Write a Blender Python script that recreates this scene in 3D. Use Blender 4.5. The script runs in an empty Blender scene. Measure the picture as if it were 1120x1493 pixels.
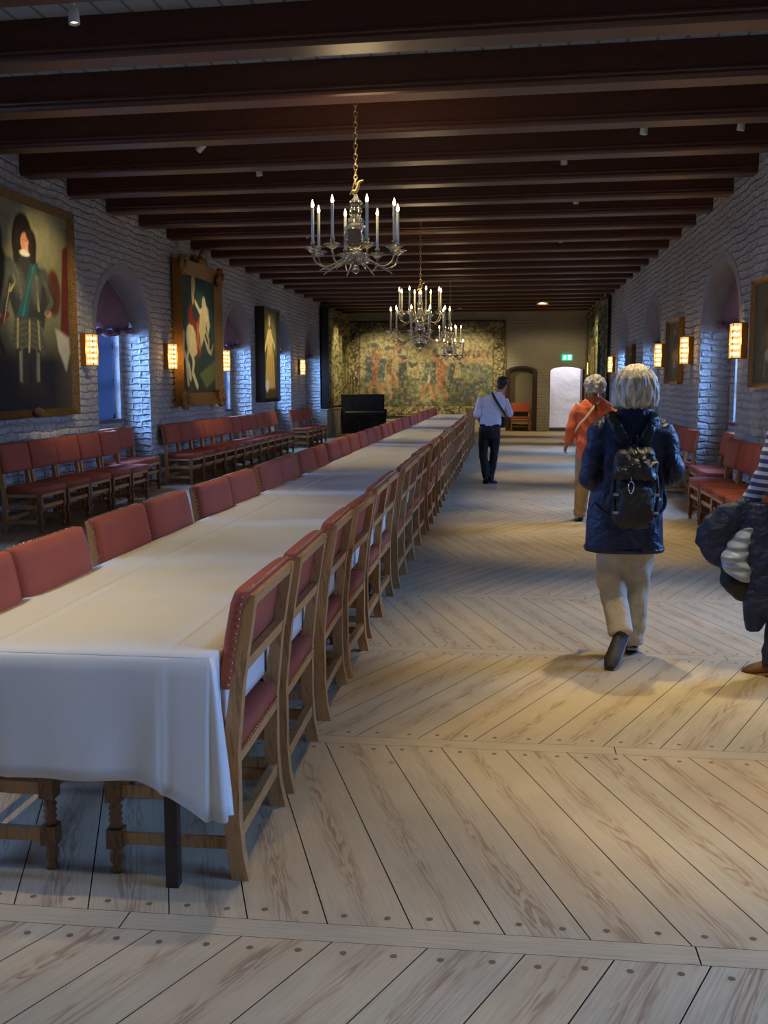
import bpy, bmesh, math, random
import numpy as np
from mathutils import Vector, Matrix, Euler
random.seed(7)
R=math.radians; PI=math.pi
scene=bpy.context.scene; C=scene.collection
# ---------------------------------------------------------------- camera
F=1500.0; pitch=math.atan((746.5-560)/F); yaw=math.atan((738-560)*math.cos(pitch)/F)
cam=bpy.data.cameras.new('camera'); cam.sensor_fit='VERTICAL'; cam.sensor_height=24.0; cam.lens=24.0*F/1493.0
cam.clip_start=0.05; cam.clip_end=200
co=bpy.data.objects.new('camera',cam); C.objects.link(co)
co.location=(0,0,1.6); co.rotation_euler=(PI/2-pitch,0,yaw); scene.camera=co
# ---------------------------------------------------------------- world, exposure, lamps
scene.view_settings.view_transform='Standard'; scene.view_settings.look='None'
scene.view_settings.exposure=0.0; scene.view_settings.gamma=1.0; scene.view_settings.use_curve_mapping=False
wd=bpy.data.worlds.new('world'); scene.world=wd; wd.use_nodes=True
wd.node_tree.nodes['Background'].inputs[0].default_value=(.45,.62,1,1); wd.node_tree.nodes['Background'].inputs[1].default_value=.6
XL,XR,YB,YF,ZC=-5.52,2.77,-5.0,35.9,4.24          # room
ZB=3.95                                            # beam undersides
WIN_COL=(.17,.38,1.0); SKY_W=1050.0; SKY_TILT=30
WARM=(1.0,.82,.48)
SCONCE_STR=9.0
L_WIN=[(13.56,15.64),(19.95,22.11),(24.30,26.31),(28.24,30.58)]
R_WIN=[(12.95,15.42),(19.33,21.72),(24.39,26.46)]
L_NEAR=[(7.3,9.4),(2.2,4.3),(-2.4,-.3)]; R_NEAR=[(6.3,8.6),(1.2,3.5),(-3.4,-1.2)]
# ceiling spot lamps: (x, y, watts, cone degrees, aim dx, aim dy)
def gap(x,y):
    """nearest gap between two beams"""
    return 6.843+1.283*round((y-6.843)/1.283)-.058*(x+.22)
SPOTS=[(-.55,4.28,120,76,.1,0),(1.30,4.28,440,52,-.12,.22),(.95,6.84,360,58,.0,-.12),(1.2,1.7,100,70,0,.1),(-.9,1.7,80,75,0,.1),
       (1.298,10.69,300,52,-.3,.0),(2.202,10.66,60,50,-.4,.3),(.6,12.0,260,50,.1,.1),
       (.9,14.5,300,46,0,0),(.9,18.4,300,46,0,0),(.9,22.2,300,46,0,0),(.9,26.1,300,46,0,0),(.9,30.0,300,46,0,0),(.9,33.8,300,54,0,.1),
       (-2.931,6.815,170,66,.3,-.3),(-2.9,3.0,220,58,.3,.4),(-2.9,11.9,170,80,.6,0),(-2.9,17.0,170,80,.6,0),(-2.9,22.2,170,80,.6,0),(-2.9,27.3,170,80,.6,0)]  # the wide farther ones are added warm fill towards the table
SPOTS=[(x,gap(x,y),w,a,dx,dy) for (x,y,w,a,dx,dy) in SPOTS]
# picture and tapestry lamps: (x, y, watts, target)
WASH=[(-3.2,11.0,150,(-5.5,11.9,2.6),50),(-3.3,17.2,110,(-5.5,18.2,2.2),48),(-3.3,22.5,150,(-5.5,23.5,2.2),40),(-3.4,31.5,170,(-5.4,32.6,2.2),55),
      (-3.9,32.0,260,(-4.2,35.9,1.7),62),(-1.5,32.0,260,(-1.4,35.9,1.7),62),(1.0,31.2,120,(1.5,35.9,1.4),66),
      (1.0,30.5,200,(2.77,31.8,2.2),60)]
WASH=[(x,gap(x,y),w*1.9,t,a) for (x,y,w,t,a) in WASH]
# ---------------------------------------------------------------- helpers
def lin(c): return tuple(((x/12.92) if x<=.04045 else ((x+.055)/1.055)**2.4) for x in c)
def srgb(r,g,b): return lin((r/255.,g/255.,b/255.))
def tag(o,label=None,cat=None,group=None,kind=None):
    if label: o['label']=label
    if cat: o['category']=cat
    if group: o['group']=group
    if kind: o['kind']=kind
    return o
def empty(name,loc=(0,0,0),rz=0,label=None,cat=None,group=None):
    o=bpy.data.objects.new(name,None); C.objects.link(o); o.location=loc; o.rotation_euler=(0,0,rz); o.empty_display_size=.1
    return tag(o,label,cat,group)
def copy_tree(o,parent=None):
    c=o.copy(); C.objects.link(c); c.parent=parent
    for ch in list(o.children): copy_tree(ch,c)
    return c
def newmat(name,base=(.5,.5,.5),rough=.6,metal=0,**kw):
    m=bpy.data.materials.new(name); m.use_nodes=True; b=m.node_tree.nodes['Principled BSDF']
    b.inputs['Base Color'].default_value=(*base,1); b.inputs['Roughness'].default_value=rough; b.inputs['Metallic'].default_value=metal
    for k,v in kw.items(): b.inputs[k.replace('_',' ')].default_value=v
    return m
class NT:
    def __init__(s,m): s.m=m; s.t=m.node_tree; s.b=s.t.nodes.get('Principled BSDF')
    def n(s,typ,**kw):
        x=s.t.nodes.new(typ)
        for k,v in kw.items():
            if k.startswith('i_'):
                kk=k[2:]; kk=int(kk) if kk.isdigit() else kk.replace('_',' ')
                x.inputs[kk].default_value=v
            else: setattr(x,k,v)
        return x
    def l(s,a,b): s.t.links.new(a,b)
    def ramp(s,inp,stops):
        r=s.n('ShaderNodeValToRGB'); e=r.color_ramp.elements
        while len(e)<len(stops): e.new(.5)
        for el,(p,c) in zip(e,stops): el.position=p; el.color=(*c,1) if len(c)==3 else c
        s.l(inp,r.inputs[0]); return r.outputs[0]
    def bump(s,h,strength=.3,dist=.01,normal=None):
        b=s.n('ShaderNodeBump'); b.inputs['Strength'].default_value=strength; b.inputs['Distance'].default_value=dist
        s.l(h,b.inputs['Height'])
        if normal is not None: s.l(normal,b.inputs['Normal'])
        return b.outputs[0]
    def math(s,op,a,b=None,c=None):
        x=s.n('ShaderNodeMath',operation=op)
        for i,v in enumerate((a,b,c)):
            if v is None: continue
            if isinstance(v,(int,float)): x.inputs[i].default_value=v
            else: s.l(v,x.inputs[i])
        return x.outputs[0]
    def mix(s,f,a,b,mode='MIX'):
        x=s.n('ShaderNodeMix',data_type='RGBA',blend_type=mode)
        for i,v in ((0,f),(6,a),(7,b)):
            if isinstance(v,(int,float)): x.inputs[i].default_value=v
            elif isinstance(v,tuple): x.inputs[i].default_value=(*v,1)
            else: s.l(v,x.inputs[i])
        return x.outputs[2]
class MB:
    """collects geometry for ONE mesh object"""
    def __init__(s): s.v=[]; s.f=[]; s.mi=[]; s.sm=[]; s.uv=[]
    def add(s,verts,faces,mi=0,smooth=False,uvs=None):
        o=len(s.v); s.v+= [tuple(p) for p in verts]
        for k,f in enumerate(faces):
            s.f.append([o+i for i in f]); s.mi.append(mi); s.sm.append(smooth)
            s.uv.append(uvs[k] if uvs else None)
    def box(s,a,b,mi=0,M=None,bev=0):
        x0,y0,z0=a; x1,y1,z1=b
        if x0>x1:x0,x1=x1,x0
        if y0>y1:y0,y1=y1,y0
        if z0>z1:z0,z1=z1,z0
        if bev>0:
            bm=bmesh.new(); bmesh.ops.create_cube(bm,size=1)
            for v in bm.verts: v.co=Vector(((x0+x1)/2+v.co.x*(x1-x0),(y0+y1)/2+v.co.y*(y1-y0),(z0+z1)/2+v.co.z*(z1-z0)))
            bmesh.ops.bevel(bm,geom=bm.edges[:],offset=bev,segments=2,affect='EDGES',profile=.5)
            s.addbm(bm,mi,M); return
        vs=[(x,y,z) for x in(x0,x1) for y in(y0,y1) for z in(z0,z1)]
        if M: vs=[M@Vector(p) for p in vs]
        s.add(vs,[(0,1,3,2),(4,6,7,5),(0,4,5,1),(2,3,7,6),(0,2,6,4),(1,5,7,3)],mi)
    def addbm(s,bm,mi=0,M=None,smooth=False):
        bm.verts.index_update()
        vs=[(M@v.co if M else v.co.copy()) for v in bm.verts]
        s.add(vs,[[v.index for v in f.verts] for f in bm.faces],mi,smooth); bm.free()
    def loft(s,rings,mi=0,smooth=True,closed=True,caps=True):
        n=len(rings[0]); vs=[p for r in rings for p in r]; fs=[]
        for i in range(len(rings)-1):
            for j in range(n if closed else n-1):
                k=(j+1)%n; fs.append((i*n+j,i*n+k,(i+1)*n+k,(i+1)*n+j))
        s.add(vs,fs,mi,smooth)
        if caps and closed:
            o=len(s.v)-len(vs)
            s.f.append([o+j for j in range(n)][::-1]); s.mi.append(mi); s.sm.append(False); s.uv.append(None)
            s.f.append([o+(len(rings)-1)*n+j for j in range(n)]); s.mi.append(mi); s.sm.append(False); s.uv.append(None)
    def tube(s,pts,rad,n=10,mi=0,smooth=True,flat=1.0,up=Vector((0,0,1)),caps=True):
        pts=[Vector(p) for p in pts]; rings=[]
        if isinstance(rad,(int,float)): rad=[rad]*len(pts)
        pa=None
        for i,p in enumerate(pts):
            t=(pts[min(i+1,len(pts)-1)]-pts[max(i-1,0)]).normalized()
            if pa is None:
                u=up if abs(t.dot(up))<.97 else Vector((0,1,0)) if abs(t.y)<.9 else Vector((1,0,0))
                a=t.cross(u).normalized()
            else: a=(pa-t*pa.dot(t)).normalized()
            pa=a; b=a.cross(t).normalized()
            r=rad[i]; ra,rb=(r if isinstance(r,tuple) else (r,r*flat))
            rings.append([p+a*ra*math.cos(2*PI*k/n)+b*rb*math.sin(2*PI*k/n) for k in range(n)])
        s.loft(rings,mi,smooth,True,caps)
    def lathe(s,prof,c=(0,0,0),n=14,mi=0,M=None,smooth=True):
        rings=[]
        for r,z in prof:
            ring=[Vector((c[0]+r*math.cos(2*PI*k/n),c[1]+r*math.sin(2*PI*k/n),c[2]+z)) for k in range(n)]
            if M: ring=[M@p for p in ring]
            rings.append(ring)
        s.loft(rings,mi,smooth)
    def ell(s,c,r,n=12,m=8,mi=0,M=None,rot=None):
        rings=[]
        for i in range(m+1):
            th=PI*(i/m); rr=max(math.sin(th),.02)
            ring=[Vector((r[0]*rr*math.cos(2*PI*k/n),r[1]*rr*math.sin(2*PI*k/n),-r[2]*math.cos(th))) for k in range(n)]
            if rot is not None: ring=[rot@p for p in ring]
            ring=[p+Vector(c) for p in ring]
            if M: ring=[M@p for p in ring]
            rings.append(ring)
        s.loft(rings,mi,True)
    def prism(s,poly,axis,a,b,mi=0,M=None):
        """poly: 2D points, extruded along axis ('x','y','z') from a to b"""
        def P(q,t): return {'x':(t,q[0],q[1]),'y':(q[0],t,q[1]),'z':(q[0],q[1],t)}[axis]
        n=len(poly); vs=[Vector(P(q,a)) for q in poly]+[Vector(P(q,b)) for q in poly]
        if M: vs=[M@p for p in vs]
        s.add(vs,[tuple(range(n))[::-1],tuple(range(n,2*n))]+[(i,(i+1)%n,n+(i+1)%n,n+i) for i in range(n)],mi)
    def mesh(s,name,mats,recalc=True):
        me=bpy.data.meshes.new(name); me.from_pydata([tuple(p) for p in s.v],[],s.f)
        for m in (mats if isinstance(mats,(list,tuple)) else [mats]): me.materials.append(m)
        me.polygons.foreach_set('material_index',s.mi); me.polygons.foreach_set('use_smooth',s.sm)
        if any(u is not None for u in s.uv):
            uvl=me.uv_layers.new(name='UVMap'); k=0; arr=[]
            for f,u in zip(s.f,s.uv):
                for j in range(len(f)): arr+= list(u[j]) if u is not None else [0.,0.]
            uvl.data.foreach_set('uv',arr)
        if recalc:
            bm=bmesh.new(); bm.from_mesh(me); bmesh.ops.recalc_face_normals(bm,faces=bm.faces[:]); bm.to_mesh(me); bm.free()
        me.update(); return me
    def build(s,name,mats,parent=None,loc=None,recalc=True):
        o=bpy.data.objects.new(name,s.mesh(name,mats,recalc)); C.objects.link(o)
        if parent: o.parent=parent
        if loc: o.location=loc
        return o
def cr(pts,n=6):
    """Catmull-Rom through points"""
    P=[Vector(p) for p in pts]; P=[P[0]*2-P[1]]+P+[P[-1]*2-P[-2]]; out=[]
    for i in range(1,len(P)-2):
        for k in range(n):
            t=k/n; a,b,c,d=P[i-1:i+3]
            out.append(.5*((2*b)+(c-a)*t+(2*a-5*b+4*c-d)*t*t+(3*b-a-3*c+d)*t**3))
    out.append(P[-2]); return out
ORD=['zeroth','first','second','third','fourth','fifth','sixth','seventh','eighth','ninth','tenth','eleventh','twelfth','thirteenth','fourteenth','fifteenth','sixteenth']
# ---------------------------------------------------------------- materials
def wood(name,c1,c2,c3=None,scale=(1,1,1),rough=.5,bump=.15):
    m=newmat(name,c1,rough); t=NT(m)
    tc=t.n('ShaderNodeTexCoord'); mp=t.n('ShaderNodeMapping'); mp.inputs['Scale'].default_value=scale
    t.l(tc.outputs['Object'],mp.inputs[0])
    n1=t.n('ShaderNodeTexNoise',i_Scale=6.,i_Detail=6.,i_Roughness=.6,i_Distortion=.6); t.l(mp.outputs[0],n1.inputs['Vector'])
    col=t.ramp(n1.outputs['Fac'],[(.3,c1),(.5,c2),(.72,c3 or c1)])
    t.l(col,t.b.inputs['Base Color']); t.l(t.bump(n1.outputs['Fac'],bump,.004),t.b.inputs['Normal']); return m
M_OAK=wood('oak',srgb(162,112,62),srgb(188,136,80),srgb(126,84,46),(9,9,1.6),.45)
M_OAKH=wood('oak_rail',srgb(162,112,62),srgb(190,138,82),srgb(128,86,48),(9,1.6,9),.45)
M_DOAK=wood('dark_turned_oak',srgb(104,64,34),srgb(138,92,52),srgb(80,46,24),(9,9,2),.4)
M_DARK=wood('dark_leg_wood',srgb(38,28,22),srgb(52,38,30),None,(9,9,1.5),.4)
def fabric(name,c,rough=.85,scale=220,var=.18,sheen=.0,bump=.25,big=5,crumple=0):
    m=newmat(name,c,rough); t=NT(m); tc=t.n('ShaderNodeTexCoord')
    n=t.n('ShaderNodeTexNoise',i_Scale=float(scale),i_Detail=2.); t.l(tc.outputs['Object'],n.inputs['Vector'])
    n2=t.n('ShaderNodeTexNoise',i_Scale=float(big),i_Detail=3.); t.l(tc.outputs['Object'],n2.inputs['Vector'])
    f=t.math('ADD',t.math('MULTIPLY',n.outputs['Fac'],.6),t.math('MULTIPLY',n2.outputs['Fac'],.4))
    d=tuple(x*(1-var) for x in c); u=tuple(min(1,x*(1+var)) for x in c)
    t.l(t.ramp(f,[(.35,d),(.65,u)]),t.b.inputs['Base Color'])
    t.l(t.bump(n.outputs['Fac'],bump,.002),t.b.inputs['Normal'])
    if crumple:
        n3=t.n('ShaderNodeTexNoise',i_Scale=11.,i_Detail=4.,i_Distortion=1.2); t.l(tc.outputs['Object'],n3.inputs['Vector'])
        t.l(t.bump(t.math('ADD',n3.outputs['Fac'],t.math('MULTIPLY',n.outputs['Fac'],.05)),crumple,.05),t.b.inputs['Normal'])
    if sheen: t.b.inputs['Sheen Weight'].default_value=sheen
    return m
M_RED=fabric('brick_red_upholstery',srgb(166,78,50),.8,160,.16)
M_NAIL=newmat('brass_nail',srgb(190,150,90),.3,1.0)
M_CLOTH=fabric('white_damask_cloth',srgb(214,210,200),.7,120,.03,0,.08)
M_BRASS=newmat('aged_gold',srgb(150,118,58),.38,.85)
M_BLACK=newmat('black_lacquer',(.004,.004,.005),.28)
# painted brick
def brick(name,base,bumpd=.045,strength=1.0):
    m=newmat(name,base,.92); t=NT(m); uv=t.n('ShaderNodeUVMap'); t.b.inputs['Specular IOR Level'].default_value=.2
    nz=t.n('ShaderNodeTexNoise',i_Scale=2.2,i_Detail=3.); t.l(uv.outputs[0],nz.inputs['Vector'])
    sub=t.n('ShaderNodeVectorMath',operation='SUBTRACT'); sub.inputs[1].default_value=(.5,.5,.5); t.l(nz.outputs['Color'],sub.inputs[0])
    scl=t.n('ShaderNodeVectorMath',operation='SCALE'); scl.inputs['Scale'].default_value=.10; t.l(sub.outputs[0],scl.inputs[0])
    ad0=t.n('ShaderNodeVectorMath',operation='ADD'); t.l(uv.outputs[0],ad0.inputs[0]); t.l(scl.outputs[0],ad0.inputs[1])
    nw=t.n('ShaderNodeTexNoise',i_Scale=8.,i_Detail=2.); t.l(uv.outputs[0],nw.inputs['Vector'])
    sb=t.n('ShaderNodeVectorMath',operation='SUBTRACT'); sb.inputs[1].default_value=(.5,.5,.5); t.l(nw.outputs['Color'],sb.inputs[0])
    sc2=t.n('ShaderNodeVectorMath',operation='SCALE'); sc2.inputs['Scale'].default_value=.05; t.l(sb.outputs[0],sc2.inputs[0])
    ad=t.n('ShaderNodeVectorMath',operation='ADD'); t.l(ad0.outputs[0],ad.inputs[0]); t.l(sc2.outputs[0],ad.inputs[1])
    br=t.n('ShaderNodeTexBrick',i_Scale=1.0); br.inputs['Brick Width'].default_value=.29; br.inputs['Row Height'].default_value=.094
    br.inputs['Mortar Size'].default_value=.024; br.inputs['Mortar Smooth'].default_value=1.0
    br.inputs['Color1'].default_value=(1,1,1,1); br.inputs['Color2'].default_value=(.86,.86,.86,1); br.inputs['Mortar'].default_value=(.0,.0,.0,1)
    t.l(ad.outputs[0],br.inputs['Vector'])
    n2=t.n('ShaderNodeTexNoise',i_Scale=14.,i_Detail=5.); t.l(uv.outputs[0],n2.inputs['Vector'])
    n3=t.n('ShaderNodeTexNoise',i_Scale=.7,i_Detail=3.); t.l(uv.outputs[0],n3.inputs['Vector'])
    h=t.math('ADD',t.math('MULTIPLY',br.outputs['Color'],.75),t.math('MULTIPLY',n2.outputs['Fac'],1.3))
    d=tuple(x*.80 for x in base)
    c=t.ramp(n3.outputs['Fac'],[(.35,d),(.65,base)])
    c=t.mix(t.math('MULTIPLY',br.outputs['Fac'],.06),c,tuple(x*.55 for x in base))
    t.l(c,t.b.inputs['Base Color']); t.l(t.bump(h,strength,bumpd),t.b.inputs['Normal']); return m
M_BRICK=brick('whitewashed_brick',srgb(196,190,180))
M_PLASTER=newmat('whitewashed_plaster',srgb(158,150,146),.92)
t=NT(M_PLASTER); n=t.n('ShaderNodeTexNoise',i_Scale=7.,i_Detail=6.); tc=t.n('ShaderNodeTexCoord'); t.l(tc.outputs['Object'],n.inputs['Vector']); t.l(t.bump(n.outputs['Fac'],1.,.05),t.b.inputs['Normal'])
M_FARBRICK=brick('cream_brick',srgb(184,178,162),.03,.8)
# floor boards
M_FLOOR=newmat('scrubbed_pine_boards',srgb(180,160,130),.5); t=NT(M_FLOOR)
uv=t.n('ShaderNodeUVMap')
at=t.n('ShaderNodeAttribute',attribute_name='board'); 
mp=t.n('ShaderNodeMapping'); mp.inputs['Scale'].default_value=(.55,7.0,1); t.l(uv.outputs[0],mp.inputs[0])
n1=t.n('ShaderNodeTexNoise',i_Scale=2.6,i_Detail=3.,i_Roughness=.55,i_Distortion=.5); t.l(mp.outputs[0],n1.inputs['Vector'])
rings=t.math('FRACT',t.math('MULTIPLY',n1.outputs['Fac'],9.0))
rr=t.ramp(rings,[(0,(1,1,1)),(.45,(.8,.8,.8)),(.68,(.1,.1,.1)),(.8,(0,0,0)),(.93,(.7,.7,.7)),(1,(1,1,1))])
mp2=t.n('ShaderNodeMapping'); mp2.inputs['Scale'].default_value=(2.2,70.0,1); t.l(uv.outputs[0],mp2.inputs[0])
n2=t.n('ShaderNodeTexNoise',i_Scale=2.0,i_Detail=5.,i_Roughness=.7); t.l(mp2.outputs[0],n2.inputs['Vector'])
sep=t.n('ShaderNodeSeparateXYZ'); t.l(uv.outputs[0],sep.inputs[0])
# heartwood band: strongest in the middle of the board
vv=t.math('FRACT',sep.outputs[1]); cb=t.math('ABSOLUTE',t.math('SUBTRACT',vv,.13))
n4=t.n('ShaderNodeTexNoise',i_Scale=.9,i_Detail=2.); t.l(uv.outputs[0],n4.inputs['Vector'])
band=t.ramp(t.math('ADD',cb,t.math('MULTIPLY',t.math('SUBTRACT',n4.outputs['Fac'],.5),.10)),[(0,(1,1,1)),(.022,(.8,.8,.8)),(.052,(0,0,0))])
base=t.ramp(n2.outputs['Fac'],[(.3,srgb(148,134,106)),(.5,srgb(174,159,128)),(.75,srgb(192,178,148))])
tint=t.mix(t.math('MULTIPLY',at.outputs['Fac'],.6),base,srgb(192,162,118)); 
amt=t.math('MULTIPLY',t.math('MULTIPLY',t.math('SUBTRACT',1.0,rr),band),.75)
c=t.mix(amt,tint,srgb(128,92,62))
vo=t.n('ShaderNodeTexVoronoi',feature='F1',i_Scale=1.9,i_Randomness=1.); mp3=t.n('ShaderNodeMapping'); mp3.inputs['Scale'].default_value=(1,1.8,1); t.l(uv.outputs[0],mp3.inputs[0]); t.l(mp3.outputs[0],vo.inputs['Vector'])
kn=t.ramp(vo.outputs['Distance'],[(.0,(1,1,1)),(.03,(.9,.9,.9)),(.06,(0,0,0))])
c=t.mix(t.math('MULTIPLY',kn,.6),c,srgb(122,82,52))
n5=t.n('ShaderNodeTexNoise',i_Scale=1.6,i_Detail=4.); tc=t.n('ShaderNodeTexCoord'); t.l(tc.outputs['Object'],n5.inputs['Vector'])
c=t.mix(1.0,c,t.ramp(n5.outputs['Fac'],[(.3,(.78,.79,.82)),(.65,(1,1,1))]),'MULTIPLY')
t.l(c,t.b.inputs['Base Color']); t.l(t.bump(t.math('ADD',n2.outputs['Fac'],t.math('MULTIPLY',amt,-.6)),.35,.004),t.b.inputs['Normal'])
t.l(t.ramp(n2.outputs['Fac'],[(.3,(.42,.42,.42)),(.7,(.62,.62,.62))]),t.b.inputs['Roughness'])
M_PLUG=newmat('dark_wood_plug',srgb(104,84,64),.6)
M_GAP=newmat('floor_underlay',srgb(24,18,14),.9)
M_BEAM=wood('red_brown_beam',srgb(66,33,19),srgb(82,43,24),srgb(50,24,14),(1.2,10,10),.42,.25)
M_CEIL=newmat('grey_ceiling_boards',srgb(150,148,140),.7)
t=NT(M_CEIL); tc=t.n('ShaderNodeTexCoord'); w=t.n('ShaderNodeTexWave',wave_type='BANDS',bands_direction='X',i_Scale=1.4); t.l(tc.outputs['Object'],w.inputs['Vector'])
t.l(t.ramp(w.outputs['Fac'],[(0,srgb(90,86,80)),(.06,srgb(150,148,140))]),t.b.inputs['Base Color'])
def emis(name,c,s,base=None):
    m=newmat(name,base or c,.5); b=m.node_tree.nodes['Principled BSDF']
    b.inputs['Emission Color'].default_value=(*c,1); b.inputs['Emission Strength'].default_value=s; return m
M_DAY=newmat('daylit_window_glass',(.8,.9,1),.1); t=NT(M_DAY)
e=t.n('ShaderNodeEmission'); e.inputs[0].default_value=(.50,.78,1,1); e.inputs[1].default_value=3.2; tp=t.n('ShaderNodeBsdfTransparent')
mx=t.n('ShaderNodeMixShader'); mx.inputs[0].default_value=.3; t.l(tp.outputs[0],mx.inputs[1]); t.l(e.outputs[0],mx.inputs[2]); t.l(mx.outputs[0],t.t.nodes['Material Output'].inputs[0])
M_WFRAME=newmat('painted_window_frame',srgb(150,160,180),.5)
M_SCREEN=newmat('blue_sun_screen',srgb(70,110,190),.8); t=NT(M_SCREEN)
tr=t.n('ShaderNodeBsdfTranslucent'); tr.inputs[0].default_value=(.05,.055,.06,1); df=t.n('ShaderNodeBsdfDiffuse'); df.inputs[0].default_value=(.12,.2,.4,1)
ad=t.n('ShaderNodeAddShader'); t.l(tr.outputs[0],ad.inputs[0]); t.l(df.outputs[0],ad.inputs[1]); t.l(ad.outputs[0],t.t.nodes['Material Output'].inputs[0])
M_BLIND=fabric('dusky_pink_blind',srgb(128,92,98),.85,60,.15,0,.3,9)
M_SILL=newmat('dark_red_sill',srgb(92,44,38),.5)
# ---------------------------------------------------------------- lamps
def spot_lamp(i,x,y,w,ang,dx,dy,label):
    r=empty('ceiling_spotlight',(x,y,ZC),0,label,'spotlight','ceiling spotlights between the beams')
    b=MB(); b.lathe([(.035,0),(.035,-.03),(.012,-.035),(.012,-.13)],n=12); b.build('mount',M_LAMPBODY,r)
    d=Vector((dx,dy,-3.0)).normalized(); q=Vector((0,0,-1)).rotation_difference(d).to_matrix().to_4x4()
    T=Matrix.Translation((0,0,-.17))@q
    b=MB(); b.lathe([(.022,.05),(.034,.03),(.038,-.06),(.033,-.062),(.03,-.03)],n=14,M=T); b.build('lamp_head',M_LAMPBODY,r)
    b=MB(); b.lathe([(.028,-.045),(.015,-.047)],n=12,M=T); b.build('bulb',M_BULB,r)
    L=bpy.data.lights.new('spot_beam','SPOT'); L.energy=w; L.color=WARM; L.spot_size=R(ang); L.spot_blend=.75; L.shadow_soft_size=.035
    o=bpy.data.objects.new('spot_beam',L); C.objects.link(o); o.parent=r; o.location=Vector((0,0,-.17))+d*.085
    o.rotation_euler=Vector((0,0,-1)).rotation_difference(d).to_euler()
M_LAMPBODY=newmat('white_lamp_body',srgb(200,196,185),.4)
M_BULB=emis('warm_bulb',(1,.8,.5),3)
# ================================================================ STRUCTURE
def struct(o): o['kind']='structure'; return o
# floor: real boards with gaps, in diagonal bays between cross planks
def clip_poly(poly,xa,xb):
    def half(P,f,val,sgn):
        out=[]
        for i in range(len(P)):
            a,b=P[i],P[(i+1)%len(P)]; fa,fb=sgn*(a[0]-val),sgn*(b[0]-val)
            if fa<=0: out.append(a)
            if (fa<0 and fb>0) or (fa>0 and fb<0):
                k=fa/(fa-fb); out.append((a[0]+(b[0]-a[0])*k,a[1]+(b[1]-a[1])*k))
        return out
    P=half(poly,0,xb,1)
    return half(P,0,xa,-1) if len(P)>2 else []
def build_floor():
    b=MB(); tint=[]
    T=.02; g=.0022; P=1.64; w0=.26; rnd=random.Random(3)
    b.add([(XL-.5,YB,-.03),(XR+.5,YB,-.03),(XR+.5,YF+1.2,-.03),(XL-.5,YF+1.2,-.03)],[(0,1,2,3)],2); tint.append(0)
    k0=-5; y0=2.81+k0*P
    k=k0; y=y0
    xa,xb=XL-.45,XR+.48
    while y<YF+.9:
        # cross plank
        pw=.095
        x=xa
        while x<xb:
            L=rnd.uniform(1.6,3.0); x2=min(x+L,xb); ro=(rnd.uniform(0,40),rnd.randint(0,30))
            b.add([(x+g,y-pw/2,0),(x2-g,y-pw/2,0),(x2-g,y+pw/2,0),(x+g,y+pw/2,0)],[(0,1,2,3)],0,False,[[(x+ro[0],ro[1]+.3),(x2+ro[0],ro[1]+.3),(x2+ro[0],ro[1]+.3+pw),(x+ro[0],ro[1]+.3+pw)]]); tint.append(.35); x=x2
        ya,yb=y+pw/2+g,y+P-pw/2-g
        back=(k%2==0)     # '\' bays
        sh=-.345 if back else .47        # dx per dy
        w=w0 if back else w0*1.04
        u=Vector((sh,1,0)).normalized(); L=(yb-ya)/u.y
        x=xa-1.2
        while x<xb+1.2:
            ww=w*rnd.uniform(.9,1.1)
            q=[(x+g,ya),(x+ww-g,ya),(x+ww-g+sh*(yb-ya),yb),(x+g+sh*(yb-ya),yb)]
            ro=(rnd.uniform(0,60),rnd.randint(0,60)); nx=Vector((u.y,-u.x,0))
            P2=clip_poly(q,xa,xb)
            if len(P2)>2:
                uvs=[]
                for p in P2:
                    d=Vector((p[0]-x,p[1]-ya,0)); uvs.append((d.dot(u)+ro[0],d.dot(nx)+ro[1]+.01))
                b.add([(p[0],p[1],rnd.uniform(0,.0)) for p in P2],[tuple(range(len(P2)))],0,False,[uvs]); tint.append(rnd.random()**1.5)
            # plugs, two at each end
            if y<17:
                for (yy,) in ((ya+.055,),(yb-.055,)):
                    for fr in (.24,.76):
                        px=x+ww*fr+sh*(yy-ya); 
                        if xa+.1<px<xb-.1:
                            py=yy+rnd.uniform(-.006,.006); r=.0105; n=10 if y<7 else 6
                            b.add([(px+r*math.cos(2*PI*i/n),py+r*math.sin(2*PI*i/n),.0012) for i in range(n)],[tuple(range(n))],1); tint.append(0)
            x+=ww
        y+=P; k+=1
    o=b.build('floor',[M_FLOOR,M_PLUG,M_GAP],recalc=False)
    a=o.data.attributes.new('board','FLOAT','FACE'); a.data.foreach_set('value',tint)
    return struct(o)
build_floor()
# ceiling boards
b=MB(); b.box((XL-.6,YB,ZC),(XR+.6,YF+.6,ZC+.1)); struct(b.build('ceiling',M_CEIL))
# beams
prof=[(-.15,ZC),( -.15,ZB+.085),(-.158,ZB+.078),(-.158,ZB+.062),(-.148,ZB+.052),(-.15,ZB+.03),(-.138,ZB+.012),(-.115,ZB),(.115,ZB),(.138,ZB+.012),(.15,ZB+.03),(.148,ZB+.052),(.158,ZB+.062),(.158,ZB+.078),(.15,ZB+.085),(.15,ZC)]
k=-7; nb=0
while True:
    yc=7.485+1.283*k
    if yc>YF-.2: break
    b=MB(); vs=[]; 
    rot=math.atan(-.058); 
    for x in (XL-.02,XR+.02):
        for (dy,z) in prof: vs.append((x,yc-.2*0+ -.058*(x+.22)+dy,z))
    n=len(prof); b.add(vs,[(i,(i+1)%n,n+(i+1)%n,n+i) for i in range(n-1)]+[tuple(range(n))[::-1],tuple(range(n,2*n))],0)
    struct(b.build('trim_%d'%(nb+1),M_BEAM)); nb+=1; k+=1
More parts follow.
